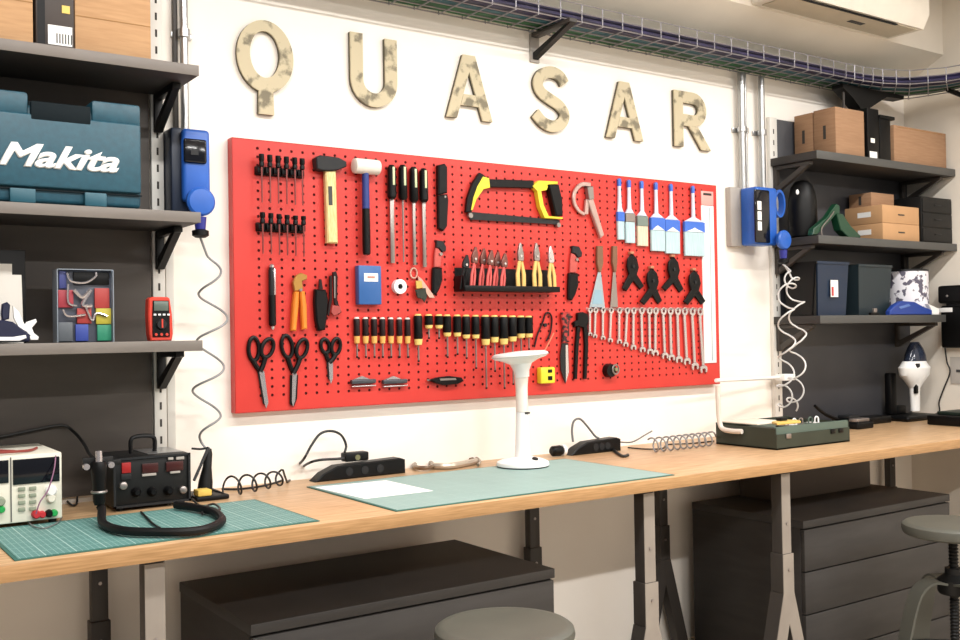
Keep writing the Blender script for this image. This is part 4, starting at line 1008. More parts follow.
# multimeter
o = thing('multimeter', 'red and black multimeter at the end of the bottom left shelf', 'multimeter', (.85, -.2, ZL3))
a, b_ = wp(148.5, 320, .2), wp(173, 320, .2); zt3 = wp(160, 297, .2).z
mx0, mx1 = a.x, b_.x; mh = zt3-ZL3
MB().prism([(mx0+.006, ZL3+.0005), (mx1-.004, ZL3+.0005), (mx1, ZL3+.02), (mx1-.002, ZL3+mh*.6), (mx1-.008, zt3-.004), (mx1-.014, zt3), (mx0+.010, zt3), (mx0+.002, zt3-.006), (mx0, ZL3+mh*.6), (mx0+.002, ZL3+.02)], -.20, -.165, .003).build('bumper', mat('orange_red_rubber', 'D8402E', .5), o)
MB().prism([(mx0+.010, ZL3+.012), (mx1-.010, ZL3+.012), (mx1-.010, ZL3+mh*.55), (mx1-.012, zt3-.010), (mx0+.012, zt3-.010), (mx0+.010, ZL3+mh*.55)], -.2035, -.2003, .001).build('face', M['black'], o)
MB().box(mx0+.014, mx1-.014, -.2055, -.2037, zt3-.038, zt3-.012, .001).build('screen', mat('grey_lcd', '5E6A62', .3), o)
cxm = (mx0+mx1)/2; 
MB().rod((cxm, -.212, ZL3+mh*.38), (cxm, -.2037, ZL3+mh*.38), .013, .015, 18).build('dial', M['drkgrey'], o)
MB().box(cxm-.002, cxm+.002, -.2145, -.2122, ZL3+mh*.30, ZL3+mh*.5).build('pointer', mat('orange_red_rubber', 'D8402E'), o)
s_ = MB()
for k in range(4): s_.box(mx0+.013+k*.0125, mx0+.020+k*.0125, -.2055, -.2037, ZL3+mh*.58, ZL3+mh*.62)
s_.build('buttons', M['white'], o)
s_ = MB()
for k in range(3): s_.rod((mx0+.019+k*.015, -.2055, ZL3+mh*.15), (mx0+.019+k*.015, -.2037, ZL3+mh*.15), .004, n=10)
s_.build('jacks', mat('orange_red_rubber', 'D8402E'), o)

# black binder and white brochure, shoes-like stapler items at the far left
a, b_ = wp(-40, 300, .14), wp(25.5, 300, .14); zt3 = wp(10, 250, .14).z
o = thing('document_folder', 'black folder standing at the left end of the bottom left shelf', 'folder', ((a.x+b_.x)/2, -.13, ZL3))
MB().box(a.x, b_.x, -.145, -.12, ZL3+.0004, zt3, .002).build('cover', M['black'], o)
a2, b2 = wp(-40, 300, .16), wp(23, 300, .16)
zz = wp(10, 264, .16).z; zz2 = wp(20, 275, .16).z; xm = wp(12, 300, .16).x
tag(MB().prism([(a2.x, ZL3+.0006), (b2.x, ZL3+.0006), (b2.x-.004, zz2), (xm, zz2), (xm, zz), (a2.x, zz)], -.165, -.150).build('brochure', mat('cream_grey_paper', 'D8D4CC', .7)), 'pale stepped brochure leaning on the black folder', 'brochure')
o = thing('desk_vise', 'small navy and white clamp device on the bottom left shelf edge', 'clamp', (.47, -.22, ZL3))
q4 = lambda L_, off=.22: [wxz(u, v, off) for u, v in L_]
base_z = ZL3+.0005
def flo(L_): return [(x_, max(z_, base_z)) for x_, z_ in L_]
MB().prism(flo(q4([(-12, 342), (28, 342), (30, 335), (22, 329), (12, 322), (2, 320), (-12, 322)])), -.235, -.19, .004).build('body', mat('dark_navy_body', '1A1E3A', .4), o)
MB().prism(flo(q4([(2, 321), (9, 319), (10, 305), (7, 302), (2, 304), (1, 314)])), -.225, -.205, .003).build('lever', mat('dark_navy_body', '1A1E3A'), o)
MB().prism(flo(q4([(-12, 341), (18, 341), (25, 338), (24, 335), (12, 337), (-12, 337)])), -.243, -.2352, .001).build('trim', M['white'], o)
MB().prism(flo(q4([(12, 306), (18, 312), (24, 325), (26, 322), (35, 319), (36, 322), (31, 328), (33, 333), (38, 337), (37, 340), (30, 340), (26, 332), (18, 328), (13, 318)])), -.232, -.222, .001).build('white_clip', M['white'], o, 'white splayed clip')

# ================================================================== RIGHT SHELF CONTENTS
ZR1, ZR2, ZR3 = 2.14, 1.775, 1.43
def xw(px, py, off): return wp(px, py, off).x
def carton2(x0, x1, y0, y1, z0, z1, lab, slots=None, m_=None, grp=None):
    o = thing('cardboard_box', lab, 'box', ((x0+x1)/2, (y0+y1)/2, z0), grp)
    MB().box(x0, x1, y0, y1, z0+.0003, z1, .002).build('carton', m_ or M['cardR'], o)
    MB().box(x0-.0012, x0-.0003, (y0+y1)/2-.007, (y0+y1)/2+.007, (z0+z1)/2-min(.03, (z1-z0)*.3), (z0+z1)/2+min(.03, (z1-z0)*.3)).build('hand_hole', M['slot'], o, 'dark hand hole')
    return o
zt3 = wp(828, 105, .25).z
xa, xb = 3.806, xw(864, 120, .25)
carton2(xa, xb, -.25, -.135, ZR1, zt3, 'upright kraft box, front one of the pair on the top right shelf', grp='kraft boxes on the top right shelf')
carton2(xa, xb, -.130, -.03, ZR1, zt3-.004, 'upright kraft box behind the front kraft box, top right shelf', grp='kraft boxes on the top right shelf')
xa, xb = xw(867.5, 130, .25), xw(879, 130, .25)
o = thing('black_case', 'tall slim black case with a white label beside the kraft boxes', 'case', (xa, -.15, ZR1))
MB().box(xa, xb, -.25, -.05, ZR1+.0003, wp(870, 108, .25).z, .003).build('body', M['black'], o)
p0, p1 = wp(870, 151, .252), wp(877.5, 163, .252)
MB().box(p0.x, p1.x, -.2515, -.2502, max(p1.z, ZR1+.003), p0.z).build('label', M['label'], o, 'white label')
p0, p1 = wp(871, 138, .252), wp(875, 143, .252)
MB().box(p0.x, p1.x, -.2515, -.2502, p1.z, p0.z).build('sticker', M['label'], o, 'small pale sticker')
xa, xb = xb+.004, xw(890.5, 130, .25)
o = thing('black_case', 'black lidded case left of the large kraft carton', 'case', (xa, -.15, ZR1))
zt4 = wp(885, 119, .25).z
MB().box(xa, xb, -.25, -.05, ZR1+.0003, zt4, .003).build('body', M['black'], o)
MB().box(xa-.002, xb+.03, -.255, -.05, zt4+.0003, zt4+.016, .003).build('lid', M['black'], o)
xa = xw(894, 140, .25); xb = 4.67
o = carton2(xa, xb, -.25, -.05, ZR1, wp(896, 125, .25).z, 'wide kraft carton at the right end of the top right shelf')
MB().box(xa+.03, xb-.03, -.2512, -.2503, ZR1+.165, ZR1+.168).build('crease', M['tapeline'], o)

# middle right shelf
o = thing('round_black_case', 'black rounded case at the left end of the middle right shelf', 'case', (3.86, -.16, ZR2))
MB().lathe([(.05, 0), (.06, .01), (.065, .06), (.062, .17), (.05, .23), (.03, .255), (.005, .262)], (3.735, -.12, ZR2+.0005), n=24).build('shell', M['black'], o)
p = wp(798, 192, .178); MB().sphere((p.x, -.175, p.z), .009, (1, .6, 1.3)).build('emblem', M['white'], o, 'small white spot')
# dark green tape gun
o = thing('tape_dispenser', 'dark green hand tape dispenser on the middle right shelf', 'dispenser', (3.78, -.22, ZR2))
q5 = lambda L_: [(x_, max(z_, ZR2+.0005)) for x_, z_ in [wxz(u, v, .22) for u, v in L_]]
MB().prism(q5([(812, 229), (826, 217), (832, 208), (835, 204), (838, 206), (838, 215), (835, 214), (826, 224), (815, 235), (811, 235)]), -.23, -.20, .003).build('frame', M['dgreen'], o)
MB().prism(q5([(834, 214), (840, 214), (848, 226), (858, 236), (858, 238), (846, 238), (838, 230)]), -.235, -.195, .003).build('handle', M['dgreen'], o)
MB().tube([(x_, -.235, z_) for x_, z_ in q5([(819, 236), (819, 228), (826, 219), (831, 212)])], .003, 6).build('metal_guide', M['steel'], o)
# kraft trays
def tray_box(x0, x1, y0, y1, z0, z1, lab):
    o = thing('flat_box', lab, 'box', ((x0+x1)/2, (y0+y1)/2, z0), 'flat kraft boxes on the middle right shelf')
    MB().box(x0, x1, y0, y1, z0+.0004, z1-.0004, .002).build('carton', M['kraft'], o)
    zc = (z0+z1)/2
    MB().box((x0+x1)/2-.025, (x0+x1)/2+.025, y0-.0015, y0-.0003, zc-.003, zc+.003).build('finger_slot', M['slot'], o, 'dark finger slot')
    MB().box(x0-.0012, x0-.0003, y0+.06, y0+.13, zc-.010, zc+.014).build('label', M['label'], o, 'white side label')
xa, xb = xw(882.5, 215, .25), xw(919, 215, .25); zm = wp(890, 223, .25).z; zt4 = wp(890, 205, .25).z
tray_box(xa, xb, -.25, -.05, ZR2, zm, 'lower flat kraft box with a white label, middle right shelf')
tray_box(xa, xb, -.25, -.05, zm, zt4, 'upper flat kraft box stacked on the lower one')
carton2(xa+.05, xb-.06, -.16, -.04, zt4+.001, zt4+.07, 'small kraft box lying at the back on the flat kraft boxes')
xa, xb = xw(921.5, 220, .25), 4.705
o = thing('drawer_organizer', 'black three-drawer organizer at the right end of the middle shelf', 'organizer', ((xa+xb)/2, -.15, ZR2))
zt4 = wp(921, 196, .25).z
MB().box(xa, xb, -.25, -.04, ZR2+.0004, zt4, .003).build('body', M['satin'], o)
h = (zt4-ZR2-.01)/3
for k in range(3):
    d = MB().box(xa+.006, xb-.006, -.2545, -.2503, ZR2+.006+k*h, ZR2+k*h+h, .002).build('drawer', M['satin'], o)
    zc = ZR2+k*h+h*.6
    MB().box((xa+xb)/2-.028, (xa+xb)/2+.028, -.2585, -.2547, zc-.003, zc+.003, .001).build('handle', M['drkgrey'], d)
# bottom right shelf
def bin_(x0, x1, y0, y1, z0, z1, m_, lab, tp=.012):
    o = thing('storage_bin', lab, 'bin', ((x0+x1)/2, (y0+y1)/2, z0), 'bins on the bottom right shelf')
    b = MB(); A = [b.bm.verts.new((x, y, z0+.0004)) for x, y in ((x0+tp, y0+tp), (x1-tp, y0+tp), (x1-tp, y1-tp), (x0+tp, y1-tp))]
    Bv = [b.bm.verts.new((x, y, z1)) for x, y in ((x0, y0), (x1, y0), (x1, y1), (x0, y1))]
    Cv = [b.bm.verts.new((x, y, z1)) for x, y in ((x0+.004, y0+.004), (x1-.004, y0+.004), (x1-.004, y1-.004), (x0+.004, y1-.004))]
    Dv = [b.bm.verts.new((x, y, z0+.006)) for x, y in ((x0+tp+.004, y0+tp+.004), (x1-tp-.004, y0+tp+.004), (x1-tp-.004, y1-tp-.004), (x0+tp+.004, y1-tp-.004))]
    b.loft([A, Bv, Cv, Dv]); b.build('bin_body', m_, o)
    MB().box(x0-.003, x1+.003, y0-.003, y0+.003, z1-.012, z1+.0005, .001).build('rim', m_, o)
    return o
zt4 = wp(830, 262, .2).z
o = bin_(xw(814, 280, .2), xw(845, 280, .2), -.22, -.05, ZR3, zt4, M['navy'], 'navy blue bin with a white and red label')
p0, p1 = wp(830.5, 280, .222), wp(838, 297, .222)
lb_ = MB().box(p0.x, p1.x, -.2235, -.2205, p1.z, p0.z).build('label', M['label'], o, 'white label')
MB().box(p0.x+.004, p0.x+.018, -.2245, -.2237, p1.z+.005, p0.z-.03).build('print', mat('red_print', 'B83838', .6), lb_)
bin_(3.69, xw(814, 280, .2)-.008, -.22, -.05, ZR3, zt4, M['black'], 'black bin at the far left of the bottom right shelf')
bin_(xw(855, 280, .2), xw(888, 280, .2), -.22, -.05, ZR3, zt4-.006, mat('dark_slate_green', '1C2A30', .5), 'dark slate bin between the navy bin and the can')
p0, p1 = wp(893.5, 274, .13), wp(919, 300, .13); r = (p1.x-p0.x)/2
o = thing('tin_can', 'printed white can on the bottom right shelf', 'can', ((p0.x+p1.x)/2, -.17, ZR3))
MB().lathe([(r, 0), (r, .21), (r*.98, .212)], ((p0.x+p1.x)/2, -.125, ZR3+.0005), n=32).build('printed_wrap', M['newsprint'], o)
MB().lathe([(r*1.01, 0), (r*1.01, .008), (r*.9, .010)], ((p0.x+p1.x)/2, -.125, ZR3+.213), n=32).build('lid', M['drkgrey'], o)
o = thing('glue_gun', 'blue cordless hand tool lying in front of the printed can', 'hand tool', (4.43, -.25, ZR3))
q6 = lambda L_: [(x_, max(z_, ZR3+.0006)) for x_, z_ in [wxz(u, v, .25) for u, v in L_]]
MB().prism(q6([(888, 316), (930, 316), (930, 310), (922, 307), (913, 302), (900, 301), (893, 305), (888, 311)]), -.262, -.235, .004).build('body', mat('royal_blue_body', '1C3C8E', .45), o)
MB().prism(q6([(926, 304), (931, 306), (937, 309), (937, 316), (930.5, 316), (929, 309)]), -.262, -.24, .002).build('nozzle', M['white'], o, 'white nozzle')
MB().prism(q6([(896, 307), (906, 304), (908, 306), (898, 309)]), -.2645, -.2623).build('side_grip', mat('pale_blue_grip', '5A78B8', .5), o)
o = thing('small_clamp', 'tiny steel and black clamp between the bins and the blue tool', 'clamp', (4.15, -.24, ZR3))
p = wp(874, 311, .24); MB().box(p.x-.035, p.x+.03, -.25, -.235, ZR3+.0005, ZR3+.013, .002).build('base', M['black'], o)
MB().box(p.x-.012, p.x+.014, -.248, -.237, ZR3+.0135, ZR3+.032, .002).build('jaw', M['steel'], o)
# ================================================================== ON THE BENCH
def L2(px, py, z=BZ): p = lp(px, py, z); return p
# cutting mats
def cmat(x0, x1, y0, y1, m_, lab):
    o = thing('cutting_mat', lab, 'cutting mat', (x0, y0, BZ+.0002), 'green cutting mats')
    MB().box(x0, x1, y0, y1, BZ+.0003, BZ+.0028, .0005).build('border', M['matedge'], o, 'darker green border')
    MB().box(x0+.008, x1-.008, y0+.008, y1-.008, BZ+.0029, BZ+.0034).build('grid_face', m_, o)
cmat(.388, 1.083, -.712, -.292, M['mat'], 'teal gridded cutting mat under the hot-air station')
cmat(1.296, 2.305, -.718, -.172, M['mat2'], 'large sage cutting mat in the middle, with the white lamp on it')
MZ = BZ+.0035
pts = [L2(315, 487.5, MZ), L2(386, 480.5, MZ), L2(433, 491, MZ), L2(365, 499, MZ)]
tag(MB().prism([(p.x, p.y) for p in pts], MZ+.0002, MZ+.0008, plane='xy').build('paper_sheet', M['paper']), 'white sheet of paper on the large cutting mat', 'paper')

# bench power supply
o = thing('bench_power_supply', 'cream laboratory power supply with two dark displays', 'power supply', (.42, -.2, BZ))
x0, x1, y0, y1, z0, z1 = .285, .569, -.305, -.03, BZ+.012, 1.098
MB().box(x0, x1, y0, y1, z0, z1, .004).build('housing', M['psu'], o)
ft = MB()
for fx in (x0+.02, x1-.02):
    for fy in (y0+.02, y1-.02): ft.rod((fx, fy, BZ+.0002 if not (fy < -.29) else BZ+.0002), (fx, fy, z0-.0002), .010, n=10)
ft.build('feet', M['black'], o)
xd = .4505
def px_box(a, b, c, d, y, th, name, m_, lab=None, off=.31, bev=.001):
    p0, p1 = wp(a, b, off), wp(c, d, off)
    return MB().box(p0.x, p1.x, y-th, y, p1.z, p0.z, bev).build(name, m_, o, lab)
px_box(13, 460, 60, 481, y0-.0002, .003, 'display', M['glass'], 'black display')
px_box(-16, 462, 9, 483, y0-.0002, .003, 'display', M['glass'], 'black display')
MB().box(xd-.0012, xd+.0012, y0-.0022, y0-.0002, z0+.004, z1-.004).build('panel_divider', M['ink'], o)
kn = MB(); 
for r_ in range(4):
    for c_ in range(2):
        p = wp(22+c_*11, 489-c_*.6+r_*6.8, .31); kn.box(p.x-.008, p.x+.008, y0-.005, y0-.0002, p.z-.0045, p.z+.0045, .001)
kn.build('buttons', mat('sage_grey_buttons', '8E9682', .5), o)
for (a, b_, m_, nm, r_) in ((52, 491, M['white'], 'knob', .014), (52, 499, M['psu'], 'knob', .011), (37, 515, mat('red_terminal', 'C02C34', .4), 'terminal', .011), (43, 515, mat('red_terminal', 'C02C34'), 'terminal', .009), (50, 514, M['black'], 'terminal', .010), (55, 513.5, M['grn'], 'terminal', .009), (2, 510, M['grn'], 'terminal', .009), (1, 502, mat('sage_grey_buttons', '8E9682'), 'knob', .012)):
    p = wp(a, b_, .32); MB().lathe([(r_, 0), (r_*.95, .010), (r_*.7, .014)], (p.x, y0-.0002, p.z), (0, -1, 0), 16).build(nm, m_, o)
# leads on the supply
P = [wp(56, 453, .30), wp(54, 470, .325), wp(48, 490, .34), wp(40, 502, .345), wp(36, 514, .34)]
tag(MB().tube([(p.x, p.y, p.z) for p in P], .0016, 6).build('test_lead', mat('dull_violet_lead', '8A5A78', .5)), 'thin violet lead hanging down the power supply front', 'cable')
P = [(.30, -.20, z1+.004), (.36, -.25, z1+.006), (.44, -.28, z1+.007), (.50, -.26, z1+.005), (.53, -.20, z1+.004)]
tag(MB().tube(P, .0035, 6).tube([(.32, -.27, z1+.0045), (.40, -.22, z1+.009), (.47, -.25, z1+.005)], .003, 6).build('test_lead', mat('dark_red_lead', '8A3A34', .5)), 'loose dark red test leads lying on top of the power supply', 'cable')
P = [L2(28, 522, MZ+.004), L2(35, 527, MZ+.004), L2(45, 528, MZ+.004), L2(57, 523, MZ+.004), L2(62, 517, MZ+.004)]
tag(MB().tube([tuple(p) for p in P], .0018, 6).build('test_lead', M['cabgrey']), 'thin grey lead curling on the mat below the power supply', 'cable')
gun_cord = [wp(-30, 441, .03), wp(0, 437, .03), wp(35, 430, .03), wp(62, 425.5, .03), wp(74, 432, .05), wp(84, 444, .12), wp(90, 455, .2)]
P = [L2(66, 500, BZ+.006), L2(72, 505, BZ+.006), L2(77, 502, BZ+.006)]; P = [tuple(P[0]), tuple(P[1]), tuple(P[2]), (P[2].x+.01, P[2].y+.05, BZ+.06), (P[2].x, P[2].y+.1, BZ+.12)]
MB().tube(P, .003, 8).build('power_cord', M['cabl'], o)

# hot-air station
o = thing('hot_air_station', 'black hot-air soldering station on the teal mat', 'soldering station', (.81, -.15, MZ))
x0, x1, y0, y1, z0, z1 = .711, .918, -.24, -.05, MZ+.006, 1.062
MB().box(x0, x1, y0+.003, y1, z0, z1, .004).build('housing', M['satin'], o)
fr_ = MB(); fr_.box(x0, x1, y0-.002, y0+.0028, z0, z0+.006).box(x0, x1, y0-.002, y0+.0028, z1-.006, z1).box(x0, x0+.006, y0-.002, y0+.0028, z0, z1).box(x1-.006, x1, y0-.002, y0+.0028, z0, z1)
fr_.build('front_frame', M['drkgrey'], o)
ft = MB()
for fx in (x0+.02, x1-.02):
    for fy in (y0+.02, y1-.02): ft.rod((fx, fy, MZ+.0002 if fx < 1.083 and fy < -.292 else BZ+.0002), (fx, fy, z0-.0001), .009, n=10)
ft.build('feet', M['black'], o)
MB().tube([(.785, -.14, z1+.0005), (.785, -.14, z1+.035), (.80, -.14, z1+.045), (.835, -.14, z1+.045), (.85, -.14, z1+.035), (.85, -.14, z1+.0005)], .006, 8).build('carry_handle', M['black'], o)
MB().box(.815, .912, -.2, -.06, z1+.0005, z1+.0015).build('top_label', M['galv'], o, 'bright label sheet')
def sb(a, b, c, d, nm, m_, lab=None, th=.003):
    p0, p1 = wp(a, b, .24), wp(c, d, .24); return MB().box(p0.x, p1.x, y0-th, y0+.0028, p1.z, p0.z, .0006).build(nm, m_, o, lab)
sb(121.5, 463, 130.5, 472.5, 'power_switch', M['led'], 'red rocker switch', .005); sb(121, 474, 131, 479, 'small_panel', M['drkgrey'])
sb(142, 464, 158, 472, 'display', M['dredp'], 'dim red display'); sb(166, 462, 183, 470, 'display', M['dredp'], 'dim red display')
sb(142, 474, 156, 475.2, 'caption_strip', M['greyback']); sb(170, 471.5, 180, 472.7, 'caption_strip', M['greyback']); sb(168, 457.5, 173, 459.6, 'caption_strip', M['greyback']); sb(176, 457, 184, 459.1, 'caption_strip', M['greyback'])
for a, b_, r_ in ((137, 492.5, .013), (153, 492, .013), (169.5, 491, .013)):
    p = wp(a, b_, .25); k_ = MB().lathe([(r_, 0), (r_*.95, .008), (r_*.6, .014), (r_*.5, .02)], (p.x, y0-.0003+.003, p.z), (0, -1, 0), 18).build('knob', M['black'], o)
for a, b_ in ((124, 486), (184, 490)):
    p = wp(a, b_, .25); MB().lathe([(.010, 0), (.010, .010), (.006, .012)], (p.x, y0+.0027, p.z), (0, -1, 0), 14).build('connector', M['steel'], o)
# hot air gun standing in its holder
g0 = lp(97, 512, MZ+.05)
gx_, gy_ = .645, -.36
o = thing('hot_air_gun', 'black hot-air gun upright in its holder left of the station', 'heat gun', (gx_, gy_, MZ))
MB().tube([tuple(p) for p in gun_cord]+[(gx_, gy_+.01, wp(97, 460, -gy_).z)], .0045, 8).build('power_cord', M['cabl'], o)
def gz(py): return wp(97, py, -gy_).z
MB().lathe([(.012, 0), (.015, .01), (.016, .05), (.019, .08), (.019, gz(465)-gz(505)), (.016, gz(462)-gz(505))], (gx_, gy_, gz(505)), n=18).build('grip', M['black'], o)
MB().rod((gx_, gy_, gz(461.8)), (gx_, gy_, gz(451)), .009, .008, 14).build('nozzle', M['chrome'], o)
MB().lathe([(.0195, 0), (.0205, .003), (.0195, .006)], (gx_, gy_, gz(493)), n=18).build('collar', M['steel'], o)
hd = MB(); hd.box(gx_-.035, gx_+.04, gy_+.016, gy_+.024, gz(470), gz(458), .002).box(gx_+.025, gx_+.06, gy_+.02, gy_+.11, gz(468), gz(462), .002)
hd.build('holder', M['satin'], o)
for s_ in (-1, 1): MB().rod((gx_+s_*.03, gy_+.01, gz(466)), (gx_+s_*.03, gy_-.004, gz(466)), .008, n=12).build('clamp_screw', M['chrome'], o)
hz = MZ+.013
hp = [(gx_, gy_, gz(505)-.0005), (gx_+.003, gy_-.012, MZ+.03)] + [(L2(a, b_, hz).x, L2(a, b_, hz).y, hz) for a, b_ in ((103, 523), (120, 530), (150, 532), (190, 531.5), (212, 527), (222, 520), (214, 512), (195, 507.5), (176, 505))]
tag(MB().tube(hp, .0105, 10).build('air_hose', M['rubber']), 'thick black hose looping on the teal mat from the hot-air gun', 'hose')
hz = MZ+.004
tag(MB().tube([tuple(L2(a, b_, hz)) for a, b_ in ((141, 512), (146, 517), (153, 524), (160, 528))], .003, 6).build('thin_cord', M['cabl']), 'thin black cord crossing inside the hose loop', 'cable')
tag(MB().tube([tuple(L2(a, b_, hz+.004)) for a, b_ in ((192, 499), (200, 506), (212, 511), (220, 509), (214, 504), (205, 507), (202, 514))], .0032, 6).build('thin_cord', M['cabl']), 'thin black cord knotted at the right front of the station', 'cable')

# soldering iron stand
c0 = lp(207, 496, BZ)
o = thing('soldering_stand', 'black soldering iron stand with yellow sponge beside the station', 'soldering stand', (c0.x, c0.y, BZ))
sx, sy_ = .985, -.165
MB().box(.94, 1.035, -.225, -.10, BZ+.0005, BZ+.014, .004).build('base_plate', M['black'], o)
p = wp(201, 487, .2)
MB().box(.945, .985, -.222, -.18, BZ+.0145, BZ+.032, .003).build('sponge', mat('yellow_sponge', 'D9B95A', .9, bump=.4, scale=60), o, 'yellow sponge')
MB().lathe([(.022, 0), (.020, .03), (.013, .07), (.011, .11), (.007, .125)], (sx+.005, sy_+.02, BZ+.0145), (.12, 0, 1), 16).build('holder_cone', M['satin'], o)
a_, b__ = wp(191, 478, .19), wp(206, 447, .19)
tag(MB().rod((a_.x-.01, -.245, a_.z), (b__.x, -.21, b__.z), .004, .0045).tube([(b__.x-.045, -.20, b__.z), (b__.x-.02, -.205, b__.z-.003), (b__.x, -.21, b__.z)], .0032, 6).build('soldering_iron', M['drkgrey']), 'slim dark soldering iron leaning against the stand', 'soldering iron')
# coiled cord on the bench
P = [lp(214, 486, BZ+.004), lp(223, 478, BZ+.03), lp(247, 477, BZ+.03), lp(272, 473, BZ+.03), lp(284, 474, BZ+.015)]
hp = helix([tuple(L2(222, 487, BZ+.032)), tuple(L2(245, 484, BZ+.032)), tuple(L2(270, 480, BZ+.032)), tuple(L2(284, 477, BZ+.032))], lambda t: .028*(1-.25*t), 4.6, 14, ph=PI)
tag(MB().tube([(1.02, -.12, BZ+.018)]+hp+[tuple(L2(287, 482, BZ+.004)), tuple(L2(292, 477, BZ+.004))], .0032, 6, k=2).build('coiled_cable', M['cabl']), 'black coiled cord lying on the bench behind the teal mat', 'cable')
tag(MB().tube([tuple(L2(a, b_, BZ+.004)) for a, b_ in ((222, 489), (240, 489), (262, 486), (280, 481), (296, 474))], .0035, 6).build('extension_cable', M['cabl']), 'straight black cord running below the coils to the power strip', 'cable')

# power strips
def strip(px0, px1, py, yv, lab, grp='black power strips at the wall'):
    x0, x1 = wp(px0, py, yv).x, wp(px1, py, yv).x
    o = thing('power_strip', lab, 'power strip', ((x0+x1)/2, -yv, BZ), grp)
    prof = [(x0, BZ+.0005), (x1, BZ+.0005), (x1, BZ+.045), (x1-.02, BZ+.052), (x0+.08, BZ+.045), (x0+.03, BZ+.025)]
    MB().prism(prof, -yv-.025, -yv+.025, .004).build('body', M['black'], o)
    for k in range(3):
        cx = x0+.12+k*(x1-x0-.16)/3
        MB().rod((cx, -yv-.0265, BZ+.024), (cx, -yv-.0252, BZ+.024), .013, n=18).build('socket', M['drkgrey'], o)
    return o, x0, x1
so, x0, x1 = strip(311.5, 402, 470, .075, 'black power strip on the bench between the two mats')
a_, b__ = wp(344, 466, .08), wp(367, 457, .08)
o = thing('plug', 'black plug pushed into the top of the left power strip', 'plug', ((a_.x+b__.x)/2, -.075, BZ+.053))
MB().box(a_.x, b__.x, -.095, -.055, BZ+.0535, BZ+.082, .005).build('body', M['black'], o)
MB().rod(((a_.x+b__.x)/2, -.0965, BZ+.066), ((a_.x+b__.x)/2, -.0952, BZ+.066), .009).build('button', mat('olive_button', '6A6A4A', .5), o)
P = [(a_.x+.008, -.07, BZ+.0825)] + [tuple(wp(a, b_, .06)) for a, b_ in ((346, 445), (341, 435), (331, 431), (320, 434), (311, 446), (303, 460))] + [tuple(L2(292, 470, BZ+.006)), tuple(L2(283, 476, BZ+.004))]
MB().tube(P, .0042, 8).build('power_cord', M['cabl'], o)
P = [(a_.x-.0, -.085, BZ+.066)] + [tuple(wp(a, b_, .085)) for a, b_ in ((335, 459), (320, 460), (309, 463))]+[tuple(L2(296, 471, BZ+.005)), tuple(L2(286, 474, BZ+.004))]
MB().tube(P, .0042, 8).build('power_cord', M['cabl'], o)
so, x0, x1 = strip(567, 617, 452, .09, 'black power strip behind the large mat right of the lamp')
p0 = wp(551, 451, .09); p1 = wp(566, 451, .09)
o = thing('plug', 'black and white plug lying at the left end of the right power strip', 'plug', ((p0.x+p1.x)/2, -.09, BZ))
zc = BZ+.021
MB().lathe([(.012, 0), (.019, .008), (.020, .04), (.016, .05)], (p0.x, -.09, zc), (1, 0, 0), 16).build('body', M['black'], o)
MB().lathe([(.0205, 0), (.0205, .012)], (p0.x+.0505, -.09, zc), (1, 0, 0), 16).build('collar', M['white'], o, 'white collar')
P = [(wp(573, 440, .09).x, -.09, BZ+.048)] + [tuple(wp(a, b_, .08)) for a, b_ in ((572, 430), (574, 421), (580, 419), (587, 426), (595, 436))] + [(wp(600, 441, .09).x, -.085, BZ+.052)]
MB().tube(P, .0042, 8).build('power_cord', M['cabgrey'], so)
P = [tuple(L2(a, b_, BZ+.005)) for a, b_ in ((612, 449), (622, 456), (628, 455))]
MB().tube(P, .006, 8).build('cord_end', M['cabl'], so)
P = [(wp(618, 448, .08).x, -.08, BZ+.03)] + [tuple(wp(a, b_, .06)) for a, b_ in ((632, 442), (645, 435))] + [tuple(wp(652, 431, .06))]
tag(MB().tube(P, .003, 6).build('thin_cord', M['cabgrey']), 'thin grey cord rising from the right power strip to the coil', 'cable')
tag(MB().tube([tuple(L2(a, b_, BZ+.003)) for a, b_ in ((628, 447.5), (645, 449), (662, 448.5), (668, 444.5), (690, 443.5), (714, 441))], .0028, 6).build('thin_cord', M['cabl']), 'thin black cord lying on the bench below the pale coil', 'cable')
hp = helix([tuple(L2(651, 445, BZ+.03)), tuple(L2(668, 443.5, BZ+.03)), tuple(L2(690, 441, BZ+.03)), tuple(L2(712, 438.5, BZ+.03))], .026, 9.2, 12, ph=0)
tag(MB().tube(hp+[tuple(L2(718, 441, BZ+.004))], .0034, 6, k=2).build('coiled_cable', M['coil']), 'pale grey coil of cable on the bench left of the green case', 'cable')

# shiny clamp
o = thing('metal_clip', 'shiny metal G-clamp lying at the wall left of the lamp', 'clamp', (lp(440, 465, BZ).x, -.05, BZ))
q7 = lambda a, b_, z=BZ+.011: tuple(L2(a, b_, z))
MB().tube([q7(414, 465), q7(417, 467.5), q7(426, 468), (q7(433, 466)), q7(430, 462.5), q7(420, 462)], .008, 6, closed=True, k=4).build('ring', mat('bronze_metal', '8A7866', .3, .7), o)
MB().tube([q7(433, 466), q7(450, 466), q7(468, 463), q7(476, 461)], .011, 8).build('bar', mat('pale_bronze', 'C0B4A4', .3, .5), o)
MB().tube([q7(470, 459), q7(476, 458), q7(480, 461), q7(478, 465)], .005, 6).build('hook', mat('bronze_metal', '8A7866'), o)

